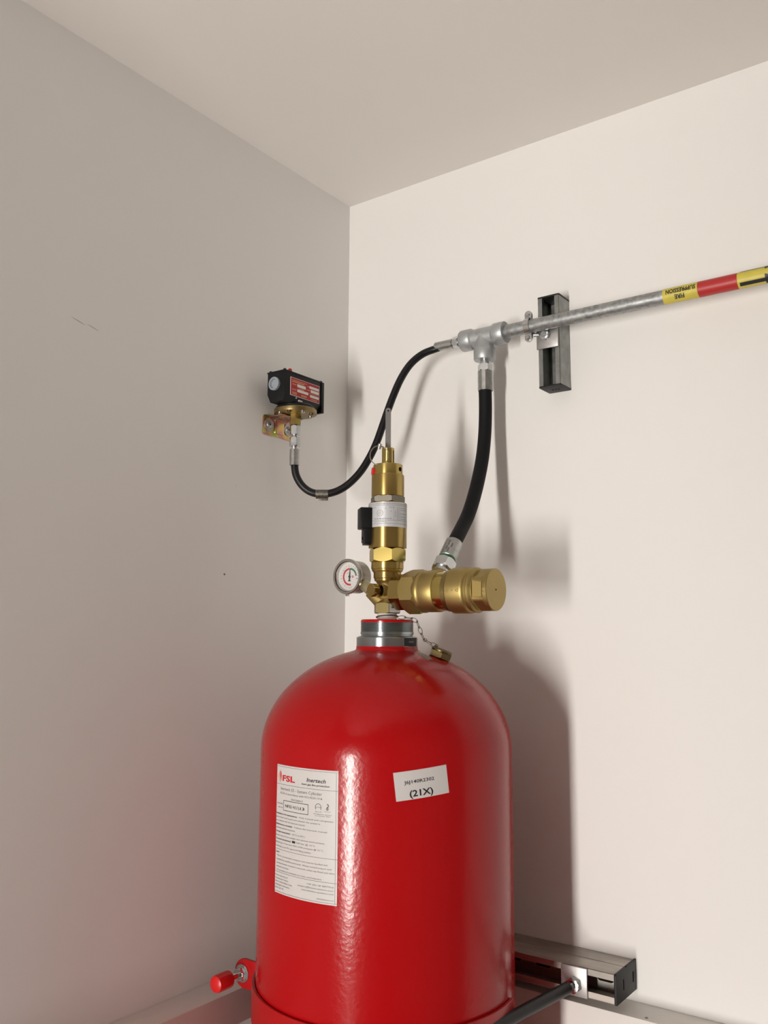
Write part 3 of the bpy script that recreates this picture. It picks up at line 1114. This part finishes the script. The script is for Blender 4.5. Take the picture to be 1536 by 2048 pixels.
link('union_nut', b, 'zinc', hose, label='plated hexagonal nut on the valve')
b = nb(); rev(b, bev(0.0138, 0.0600, 0.0660, 0.0004), hm, 32)
link('green_band', b, 'green_band', hose, label='green ring')
b = nb(); rev(b, bev(0.0143, 0.0655, 0.1010, 0.0008), hm, 40)
fer = link('crimped_ferrule', b, 'ferrule', hose)
b = nb()
fmap = lambda u, v: hm @ V(0.01455 * math.cos(v), 0.01455 * math.sin(v), u)
vw = math.atan2((hm.inverted().to_3x3() @ (cam_loc - fe0)).y, (hm.inverted().to_3x3() @ (cam_loc - fe0)).x)
for k, (u0, u1, d) in enumerate(((.070, .078, .35), (.080, .088, .15), (.083, .094, .55), (.074, .082, .62))):
    put_rect(b, fmap, u0, u1, vw - d - .09, vw - d + .09, 2)
link('stamped_print', b, 'ink_grey', fer)
# upper end
um = frame(te, (0, 0, -1))
b = nb(); rev(b, solid([(0.0085, -0.010), (0.0085, 0.004), (0.0100, 0.006)]), um, 28); link('upper_stub', b, 'zinc', hose)
b = nb(); hexp(b, 0.0128, 0.0000, 0.0130, um, a0=math.radians(40), chamfer=0.002); link('upper_nut', b, 'zinc', hose)
b = nb(); hexp(b, 0.0130, 0.0125, 0.0470, um, seg=12, chamfer=0.001); link('upper_ferrule', b, 'ferrule', hose)

# ------------------------------------------------------------------ pipe along the right wall, tee, clip
PY, PZ, PRAD = -0.0585, 2.1285, 0.0112
pipe = thing('discharge_pipe', 'galvanised steel pipe with fire suppression marker tape along the right wall', 'pipe', (0.39, PY, PZ))
b = nb(); tube(b, [V(0.37, PY, PZ), V(0.60, PY, PZ), V(0.95, PY, PZ), V(ROOM_X, PY, PZ + .002)], PRAD, 32)
link('steel_pipe', b, 'galv', pipe)
def band(name, x0, x1, mat, label):
    bb = nb(); rev(bb, [(PRAD, 0), (PRAD + .0005, .0002), (PRAD + .0005, x1 - x0 - .0002), (PRAD, x1 - x0)], frame((x0, PY, PZ), (1, 0, 0), (0, 0, 1)), 32)
    return link(name, bb, mat, pipe, label=label)
X0, X1, X2 = 0.6575, 0.7095, 0.7655
y1 = band('marker_tape', X0, X1, 'yellow_tape', 'yellow tape reading FIRE SUPPRESSION upside down')
band('marker_tape', X1, X2, 'red_tape', 'red band of marker tape')
y2 = band('marker_tape', X2, X2 + 0.16, 'yellow_tape', 'yellow tape with a black flow arrow')
# phi: 0 faces the room (-y), positive upwards
def pmap(x, s):
    R_ = PRAD + .0011
    ph = s / R_
    return V(x, PY - R_ * math.cos(ph), PZ + R_ * math.sin(ph))
flip = lambda xc: (lambda u, v: pmap(xc - u, -v))
b = nb()
xc = (X0 + X1) / 2
fm2 = flip(xc)
put_text(b, fm2, 'SUPPRESSION', -.0235, .0205, -.0022, .0072, bold=0.03)
link('printed_word', b, 'ink', y1)
b = nb()
put_text(b, fm2, 'FIRE', -.0065, .0080, .0078, .0070, bold=0.03)
link('printed_word', b, 'ink', y1)
b = nb()
for s in (-.0105, .0150):
    f = lambda x, v, s=s: pmap(x, v + s)
    for q in range(6):
        put_rect(b, f, X2 + .0035, X2 + .0380, -.0030 + .001 * q, -.0020 + .001 * q, 2)
    for k in range(10):
        h0 = .0088 * (1 - k / 10.0)
        h1 = .0088 * (1 - (k + 1) / 10.0)
        x0, x1 = X2 + .0380 + .0026 * k, X2 + .0380 + .0026 * (k + 1)
        n = 6
        A = [b.verts.new(f(x0, -h0 + 2 * h0 * i / n)) for i in range(n + 1)]
        B = [b.verts.new(f(x1, -h1 + 2 * h1 * i / n)) for i in range(n + 1)]
        for i in range(n):
            b.faces.new((A[i], A[i + 1], B[i + 1], B[i]))
link('black_arrow', b, 'ink', y2)

tee = thing('pipe_tee', 'silver cast tee fitting joining pipe and both black hoses', 'pipe fitting', (0.345, PY, PZ))
tm = frame((0.3445, PY, PZ - 0.001), (1, 0, 0), (0, 0, 1))
b = nb()
rev(b, solid([(0.0135, -0.0430), (0.0180, -0.0425), (0.0188, -0.0410), (0.0188, -0.0235), (0.0178, -0.0215), (0.0160, -0.0195), (0.0160, 0.0195), (0.0178, 0.0215),
              (0.0190, 0.0235), (0.0190, 0.0410), (0.0180, 0.0425)]), tm, 56)
run = link('run', b, 'cast', tee, sharp=40)
b = nb(); rev(b, [(0.0182, 0.0424), (0.0135, 0.0424), (0.0118, 0.0415), (0.0118, 0.0330)], tm, 40); link('bore_ring', b, 'chain', tee)
dm = frame((0.3455, PY, PZ - 0.001), (0, 0, -1), (1, 0, 0))
b = nb()
rev(b, solid([(0.0160, 0.000), (0.0160, 0.0190), (0.0178, 0.0215), (0.0188, 0.0230), (0.0188, 0.0400), (0.0176, 0.0420), (0.0120, 0.0420)]), dm, 56)
link('branch', b, 'cast', tee, sharp=40)
b = nb()
for k, (dx, dz) in enumerate(((-.005, .004), (0, .0055), (.005, .004))):
    m = frame((0.3445 + dx, PY - 0.0152, PZ + dz - .002), (0.1, -1, 0.2))
    rev(b, [(0.0010, 0), (0.0012, 0.0011), (0.0019, 0.0011), (0.0022, 0)], m, 12)
link('cast_mark', b, 'cast', tee)

# pipe clip with two lugs, left of the strut
clip = thing('pipe_clip', 'split pipe clip with two rounded bolted lugs around the steel pipe', 'pipe clip', (0.431, PY, PZ))
XC = 0.4300
ym = Matrix(((1, 0, 0, XC), (0, 0, -1, PY), (0, 1, 0, PZ), (0, 0, 0, 1)))    # x right, y up, z to the room
b = nb(); rev(b, [(PRAD, -.0055), (PRAD + .0028, -.0050), (PRAD + .0028, .0050), (PRAD, .0055)], frame((XC, PY, PZ), (1, 0, 0), (0, 0, 1)), 40)
link('band', b, 'zinc', clip)
for sgn in (1, -1):
    b = nb()
    for off in (-.0026, .0006):
        o = [(-.0062, sgn * .009), (-.0062, sgn * .0205)] + [(.0062 * -math.cos(math.pi * k / 10), sgn * (.0205 + .0062 * math.sin(math.pi * k / 10))) for k in range(1, 10)] + [(.0062, sgn * .0205), (.0062, sgn * .009)]
        if sgn < 0:
            o = list(reversed(o))
        prism(b, o, off, off + .0022, ym, bevel=.0005)
    lug = link('lug', b, 'zinc', clip)
    b = nb(); rev(b, solid([(.0038, .0026), (.0038, .0040), (.0026, .0055)]), ym @ Matrix.Translation((0, sgn * .0200, 0)), 18)
    link('screw_head', b, 'zinc', lug)

# ------------------------------------------------------------------ strut channels
def channel_outline(w, d, t=0.0025, lip=0.0075, mouth=0.022):
    """C section: back at y = 0, mouth at y = d"""
    h = w / 2
    m = mouth / 2
    c = 0.0016
    return [(-h, c), (-h + c, 0), (h - c, 0), (h, c), (h, d - c * .6), (h - c * .6, d), (m, d), (m, d - lip), (m + t, d - lip), (m + t, d - t), (h - t, d - t), (h - t, t),
            (-h + t, t), (-h + t, d - t), (-m - t, d - t), (-m - t, d - lip), (-m, d - lip), (-m, d), (-h + c * .6, d), (-h, d - c * .6)]


SXC, SWD, SDP = 0.4577, 0.0385, 0.0410
SZ0, SZ1 = 2.0275, 2.1800
us = thing('strut_channel', 'short upright steel strut channel fixed to the wall behind the pipe', 'strut channel', (SXC, 0, SZ0), 'steel strut channels')
# local x -> world x, local y -> away from the wall, local z -> up
uz = Matrix(((1, 0, 0, SXC), (0, -1, 0, -0.0005), (0, 0, 1, 0), (0, 0, 0, 1)))
b = nb(); prism(b, channel_outline(SWD, SDP, .0024, .008, .0225), SZ0, SZ1, uz); link('channel', b, 'strut', us)
for z0, z1, nm_ in ((SZ0 - .0022, SZ0 + .0006, 'lower'), (SZ1 - .0006, SZ1 + .0022, 'upper')):
    b = nb(); prism(b, rounded(SWD + .0014, SDP + .0010, .003, 4, 0, SDP / 2), z0, z1, uz, bevel=.0005)
    ec = link('end_cap', b, 'cap_plastic', us)
    if nm_ == 'lower':
        for k in range(3):
            b = nb(); box(b, (-.006 + k * .0055, .0165, z0 - .0002), (-.0035 + k * .0055, .0215, z0 + .0004), uz)
            link('moulded_mark', b, 'dark_hole', ec)
# square plate and bolt
pl = ym.copy()
b = nb(); box(b, (SXC - .0205, -SDP - .0045, 2.0905), (SXC + .0180, -SDP - .0010, 2.1330), bevel=.0005)
sp = link('square_plate', b, 'plate', us)
bf = frame((SXC - .0040, -SDP - .0045, 2.1130), (0, -1, 0), (1, 0, 0))
b = nb(); rev(b, bev(.0092, 0, .0014, .0003), bf, 28); link('washer', b, 'zinc', sp)
b = nb(); hexp(b, .0094, .0014, .0078, bf, a0=math.radians(10), chamfer=.0012); bh = link('bolt_head', b, 'zinc', sp)
b = nb(); rev(b, [(.0050, .00775), (.0046, .0086), (.0036, .0086), (0, .0082)], bf, 20); link('bolt_end', b, 'galv', bh)
b = nb(); tube(b, [V(SXC - .022, PY + .006, 2.1145), V(SXC - .010, -SDP - .007, 2.1135)], .0036, 14); link('link_stud', b, 'zinc', sp)

# lower strut: two channels back to back
LZ0, LZ1 = 1.1030, 1.1438
LX0, LX1 = 0.0230, 0.5560
ls = thing('strut_channel', 'long horizontal double strut channel with black end caps behind the cylinder', 'strut channel', ((LX0 + LX1) / 2, 0, LZ0), 'steel strut channels')
zc = (LZ0 + LZ1) / 2
# local x -> up, local y -> away from wall, local z -> along x
def lmat(y0, sgn):
    return Matrix(((0, 0, 1, 0), (0, -sgn, 0, y0), (1, 0, 0, zc), (0, 0, 0, 1)))
HW = LZ1 - LZ0
b = nb(); prism(b, channel_outline(HW, .0380, .0025, .008, .022), LX0, LX1, lmat(-.0392, 1)); fc = link('front_channel', b, 'strut_dull', ls)
b = nb(); prism(b, channel_outline(HW - .0012, .0380, .0025, .008, .022), LX0, LX1, lmat(-.0386, -1)); link('rear_channel', b, 'strut_dull', ls)
# punched slots in the web of the front channel
for k in range(12):
    xs = LX1 - .028 - k * .05
    if xs < LX0 + .03:
        break
    b = nb()
    prism(b, rounded(.011, .026, .005, 5), .0, .0006, Matrix(((0, 1, 0, xs), (0, 0, -1, -.0417), (1, 0, 0, zc), (0, 0, 0, 1))))
    link('web_slot', b, 'dark_hole', fc)
def notched():
    h = HW / 2 + .0008
    D0, D1 = -.0005, .0785
    mid = .0385
    return [(-h, D0), (h, D0), (h, mid - .0015), (h - .0022, mid), (h, mid + .0015), (h, D1 - .002), (h - .002, D1), (-h + .002, D1), (-h, D1 - .002), (-h, mid + .0015), (-h + .0022, mid), (-h, mid - .0015)]
for x0, x1 in ((LX1 - .0005, LX1 + .0030), (LX0 - .0030, LX0 + .0005)):
    b = nb(); prism(b, notched(), x0, x1, Matrix(((0, 0, 1, 0), (0, -1, 0, -.0008), (1, 0, 0, zc), (0, 0, 0, 1))), bevel=.0006)
    ec = link('end_cap', b, 'cap_plastic', ls)
    if x0 > .3:
        for y0 in (.012, .050):
            b = nb(); box(b, (x1 - .0002, -y0 - .003, zc - .007), (x1 + .0003, -y0, zc + .007))
            link('moulded_mark', b, 'dark_hole', ec)

# ------------------------------------------------------------------ cylinder clamp: strap, ears, rods
RZ = 1.1193
RXL, RXR = 0.0840, 0.4975
SFY = -0.0782                     # front face of the strut
cl = thing('cylinder_clamp', 'red strap clamp with capped rods holding the cylinder to the strut', 'clamp', (AX, AY, RZ))
STOP, SBOT = 1.1385, 1.0925
b = nb()
n = 72
def sp_(az, r, z):
    a = math.radians(az)
    return b.verts.new((AX + r * math.sin(a), AY + r * math.cos(a), z))
rings = []
for i in range(n + 1):
    az = 78 + (246 - 78) * i / n
    rings.append([sp_(az, CR + .0006, SBOT), sp_(az, CR + .0050, SBOT), sp_(az, CR + .0050, STOP - .0005), sp_(az, CR + .0046, STOP), sp_(az, CR + .0014, STOP), sp_(az, CR + .0006, STOP - .0006)])
for A, B in zip(rings, rings[1:]):
    for k in range(6):
        j = (k + 1) % 6
        b.faces.new((A[k], A[j], B[j], B[k]))
b.faces.new(rings[0]); b.faces.new(list(reversed(rings[-1])))
link('strap', b, 'red_bracket', cl)
EY = -0.3345
for x, sgn in ((RXL, -1), (RXR, 1)):
    # ear: a plate across the rod with a rounded outer end
    xi = AX + sgn * (CR - .012)
    m = Matrix(((1, 0, 0, 0), (0, 0, -1, EY), (0, 1, 0, 0), (0, 0, 0, 1)))
    hh = .0205
    cx = x - sgn * .002
    o = [(xi, RZ - hh), (cx, RZ - hh)] + [(cx + sgn * .0185 * math.cos(a), RZ + hh * math.sin(a)) for a in (-math.pi / 2 + math.pi * k / 14 for k in range(1, 14))] + [(cx, RZ + hh), (xi, RZ + hh)]
    if sgn < 0:
        o = list(reversed(o))
    if sgn < 0:
        b = nb(); prism(b, o, 0.0, .0050, m, bevel=.0006)
        link('ear', b, 'red_bracket', cl)
# left rod, straight out of the wall
b = nb(); tube(b, [V(RXL, SFY + .012, RZ), V(RXL, -.2, RZ), V(RXL, -.3900, RZ)], .0050, 16); link('rod', b, 'zinc', cl)
rm = frame((RXL, EY - .0050, RZ), (0, -1, 0), (1, 0, 0))
b = nb(); rev(b, bev(.0128, 0, .0022, .0004), rm, 32); link('washer', b, 'zinc', cl)
b = nb(); hexp(b, .0100, .0022, .0100, rm, a0=math.radians(15), chamfer=.0015); link('nut', b, 'zinc', cl)
b = nb(); rev(b, [(0, .0255), (.0068, .0255), (.0118, .0285), (.0122, .0310), (.0122, .0500), (.0112, .0545), (.0080, .0565), (0, .0570)], rm, 36)
link('rod_cap', b, 'red_plastic', cl, label='red plastic cap on the rod end')
# right rod, sleeved in black, running in towards the front of the strap
rr0, rr1 = V(RXR, SFY, RZ), V(0.4743, -0.2637, RZ)
rdv = (rr1 - rr0).normalized()
b = nb(); tube(b, [rr0 - rdv * .008, rr0 + rdv * .03, rr0 + rdv * .318], .0050, 16); link('rod', b, 'zinc', cl)
b = nb(); tube(b, [rr0 + rdv * .0235, rr0 + rdv * .1, rr0 + rdv * .298], .0085, 20); link('rod_sleeve', b, 'rubber', cl, label='black rubber sleeve over the rod')
# ear on the hidden side, where the sleeved rod ends
er = rr0 + rdv * .300
fm3 = frame(er, rdv, (0, 0, 1))
b = nb(); box(b, (-.0340, -.014, 0), (.0060, .030, .005), fm3, bevel=.0006); link('ear', b, 'red_bracket', cl)
b = nb(); hexp(b, .0100, .005, .013, fm3, chamfer=.0015); link('nut', b, 'zinc', cl)
# plates and nuts on the strut
for x in (RXL, RXR):
    b = nb(); box(b, (x - .0215, SFY - .0038, LZ0 + .0002), (x + .0185, SFY - .0002, LZ1 - .0004), bevel=.0004); link('strut_plate', b, 'plate', cl)
    d = rdv if x == RXR else V(0, -1, 0)
    m = frame((x, SFY - .0038, RZ), (0, -1, 0), (0, 0, 1))
    b = nb(); hexp(b, .0112, 0, .0095, m, a0=math.radians(8), chamfer=.0014); link('nut', b, 'zinc', cl)

# ------------------------------------------------------------------ pressure switch on the left wall
SX, SY = 0.0420, -0.2010
sw = thing('pressure_switch', 'black boxed pressure switch with red nameplate and brass flange on the left wall', 'pressure switch', (0, SY, 1.97))
# housing: six-sided section (lower edges cut) run along y, with a lid at the far end
BX0, BX1, BZ0, BZ1 = 0.0220, 0.0625, 2.0165, 2.0690
hm_ = Matrix(((1, 0, 0, 0), (0, 0, 1, 0), (0, 1, 0, 0), (0, 0, 0, 1)))    # local x->x, y->z, z->y
o = [(BX0, BZ1), (BX0, BZ0 + .014), (BX0 + .007, BZ0), (BX1 - .004, BZ0), (BX1, BZ0 + .010), (BX1, BZ1)]
b = nb(); prism(b, o, -.2530, -.1560, hm_, bevel=.0012)
hs = link('housing', b, 'black_enamel', sw)
b = nb(); box(b, (BX0 - .0015, -.1560, BZ0 - .0030), (BX1 + .0018, -.1490, BZ1 + .0015), bevel=.0010); link('lid', b, 'black_enamel', sw)
b = nb()
box(b, (BX0 - .001, -.2535, BZ1 - .0005), (BX1 + .0010, -.1560, BZ1 + .0022), bevel=.0008)
link('top_flange', b, 'black_enamel', sw)
for x, y in ((BX0 + .004, -.2490), (BX1 - .004, -.2490), (BX1 - .004, -.1525)):
    b = nb(); rev(b, solid([(.0028, .0015), (.0028, .0040), (.0018, .0048)]), frame((x, y, BZ1), (0, 0, 1)), 12); link('cover_screw', b, 'cap_plastic', sw)
b = nb(); rev(b, solid([(.0038, 0), (.0038, .0055), (.0026, .0080)]), frame((BX1 - .0100, -.2290, BZ1 + .0020), (0, 0, 1)), 18); link('indicator', b, 'red_plastic', sw, label='small red indicator')
# grey conduit plug on the end facing the room
em = frame((.0405, -.2530, 2.0480), (0, -1, 0), (1, 0, 0))
b = nb(); rev(b, [(.0100, -.0015), (.0118, .0), (.0118, .0042), (.0110, .0050), (.0088, .0050), (.0076, .0012), (0, .0006)], em, 36); link('conduit_plug', b, 'grey_plug', sw, label='round grey plastic plug')
# nameplate on the long face
NY0, NY1, NZ0, NZ1 = -.2385, -.1610, 2.0288, 2.0612
nmz = lambda u, v: V(BX1 + .0011, NY0 + (NY1 - NY0) * u, NZ1 - (NZ1 - NZ0) * v)
b = nb(); box(b, (BX1 - .0002, NY0, NZ0), (BX1 + .0006, NY1, NZ1)); npl = link('nameplate', b, 'ink_white', sw, label='red nameplate with white fields')
b = nb(); box(b, (BX1 + .0005, NY0 + .0009, NZ0 + .0009), (BX1 + .0009, NY1 - .0009, NZ1 - .0009)); link('red_field', b, 'plate_red', npl)
for u0, u1, v0, v1 in ((.22, .51, .30, .46), (.63, .97, .18, .32), (.68, .97, .37, .53), (.22, .60, .585, .73), (.66, .97, .66, .80)):
    b = nb()
    put_rect(b, nmz, u0, u1, v0, v1, 2)
    link('white_field', b, 'ink_white', npl)
b = nb()
random.seed(5)
nm2 = lambda u, v: nmz(u, v)
def ndash(u0, u1, v, h):
    u = u0
    while u < u1 - .01:
        w = min(random.uniform(.02, .05), u1 - u)
        put_rect(b, nm2, u, u + w, v - h / 2, v + h / 2, 1)
        u += w + .012
ndash(.05, .55, .14, .035); ndash(.05, .46, .225, .07); ndash(.06, .19, .37, .05); ndash(.56, .62, .25, .06); ndash(.55, .65, .44, .06)
ndash(.28, .45, .535, .05); ndash(.58, .95, .60, .03); ndash(.05, .19, .66, .05); ndash(.36, .54, .87, .10); ndash(.70, .92, .90, .05)
for k in range(7):
    put_rect(b, nm2, .06 + k * .022, .072 + k * .022, .78, .93, 1)
link('cream_print', b, 'ink_cream', npl)['kind'] = 'stuff'
b = nb()
rev(b, solid([(.0014, 0), (.0014, .0012)]), frame((BX1 - .001, -.2225, 2.0265), (1, 0, 0)), 10)
link('white_mark', b, 'ink_white', sw)
b = nb()
box(b, (BX1 - .002, -.2160, 2.0210), (BX1 + .0004, -.2060, 2.0245), bevel=.0005)
link('white_mark', b, 'ink_white', sw)
# round boss, brass flange with screws, brass hex
b = nb(); rev(b, solid([(.0345, 2.0120), (.0345, 2.0160), (.0300, 2.0200)]), frame((SX, SY, 0), (0, 0, 1)), 48); link('boss', b, 'black_enamel', sw)
b = nb(); rev(b, solid([(.0340, 2.0036), (.0376, 2.0042), (.0378, 2.0050), (.0378, 2.0112), (.0370, 2.0122)]), frame((SX, SY, 0), (0, 0, 1)), 64)
fl = link('flange', b, 'brass_dull', sw, label='round brass flange with screws')
for k in range(8):
    a = math.radians(22 + k * 45)
    b = nb(); rev(b, solid([(.0038, -.0004), (.0038, .0022), (.0026, .0032)]), frame((SX + .0300 * math.cos(a), SY + .0300 * math.sin(a), 2.0038), (0, 0, -1)), 14)
    link('flange_screw', b, 'zinc' if k % 3 else 'chain', fl)
b = nb(); hexp(b, .0105, 1.9840, 2.0040, frame((SX, SY, 0), (0, 0, 1)), a0=math.radians(20), chamfer=.001); link('brass_hex', b, 'brass', sw)
# bracket: plate on the wall and a shelf under the flange
brk = None
b = nb()
prism(b, rounded(.0790, .0360, .005, 4), .0004, .0028, Matrix(((0, 0, 1, 0), (1, 0, 0, -.2010), (0, 1, 0, 1.9850), (0, 0, 0, 1))), bevel=.0004)
box(b, (.0006, -.2240, 2.0008), (.0330, -.1740, 2.0030), bevel=.0004)
box(b, (.0026, -.2130, 1.9730), (.0052, -.1890, 1.9975), bevel=.0006)
brk = link('bracket', b, 'passivated', sw, label='pink and gold passivated steel bracket')
for y in (-.2270, -.1765):
    m = frame((.0028, y, 1.9858), (1, 0, 0), (0, 0, 1))
    b = nb(); rev(b, bev(.0118, 0, .0016, .0003), m, 32); link('washer', b, 'plate', brk)
    b = nb(); rev(b, solid([(.0062, .0016), (.0056, .0026), (.0030, .0036)]), m, 24); link('screw_head', b, 'plate', brk)
    b = nb(); box(b, (-.0006, -.0022, .0030), (.0006, .0022, .0038), m); box(b, (-.0022, -.0006, .0030), (.0022, .0006, .0038), m); link('screw_slot', b, 'dark_hole', brk)

# ------------------------------------------------------------------ thin pilot hose from the switch to the tee
ph = thing('pilot_hose', 'thin black hose looping from the pressure switch up to the pipe tee', 'hose', (SX, SY, 1.90))
hp = [(SX, SY, 1.930), (.0420, -.2003, 1.9133), (.0441, -.1985, 1.8955), (.0523, -.1928, 1.8777), (.0654, -.1836, 1.8653), (.0820, -.1719, 1.8618), (.1006, -.1589, 1.8655),
      (.1184, -.1463, 1.8780), (.1362, -.1339, 1.9003), (.1489, -.1249, 1.9254), (.1589, -.1179, 1.9514), (.1681, -.1115, 1.9839), (.1759, -.1060, 2.0130),
      (.1845, -.0999, 2.0422), (.1953, -.0923, 2.0724), (.2091, -.0826, 2.0982), (.2259, -.0705, 2.1158), (.2442, -.0610, 2.1235), (.2600, -.0585, 2.1262)]
pth = smooth_path(spline(hp, 8), 4)
b = nb(); tube(b, pth, .0066, 18); link('rubber_hose', b, 'rubber', ph)
sm0 = frame((SX, SY, 0), (0, 0, 1))
b = nb(); hexp(b, .0095, 1.9665, 1.9835, sm0, a0=math.radians(26.4), chamfer=.0015); link('nut', b, 'zinc', ph)
b = nb(); rev(b, solid([(.0060, 1.9620), (.0060, 1.9670)]), sm0, 20); link('thread', b, 'zinc', ph)
b = nb(); hexp(b, .0100, 1.9460, 1.9625, sm0, a0=math.radians(26.4), chamfer=.0015); link('nut', b, 'zinc', ph)
b = nb(); rev(b, solid([(.0052, 1.9395), (.0062, 1.9440), (.0062, 1.9465)]), sm0, 20); link('thread', b, 'zinc', ph)
b = nb(); hexp(b, .0088, 1.9125, 1.9410, sm0, seg=12, chamfer=.0008); link('ferrule', b, 'ferrule', ph)
i0 = min(range(len(pth)), key=lambda i: (pth[i] - V(.0820, -.1719, 1.8618)).length)
td = (pth[i0 + 3] - pth[i0 - 3]).normalized()
sl = frame(pth[i0], td, (0, 0, 1))
b = nb()
rev(b, [(.0066, -.0110), (.0076, -.0108), (.0076, .0108), (.0066, .0110)], sl, 24)
box(b, (-.0118, -.0012, -.0105), (-.0070, .0022, .0105), sl, bevel=.0004)
slv = link('sleeve_tag', b, 'tag', ph, label='grey metal identification sleeve')
xm = frame((.2560, PY, PZ - .0010), (1, 0, 0), (0, 0, 1))
b = nb(); hexp(b, .0088, -.0090, .0260, xm, seg=12, chamfer=.0008); link('ferrule', b, 'ferrule', ph)
b = nb(); rev(b, solid([(.0058, .0255), (.0058, .0300)]), xm, 20); link('thread', b, 'zinc', ph)
b = nb(); hexp(b, .0112, .0290, .0400, xm, a0=math.radians(12), chamfer=.0015); link('nut', b, 'zinc', ph)
b = nb(); rev(b, solid([(.0075, .0395), (.0095, .0460)]), xm, 20); link('thread', b, 'zinc', ph)
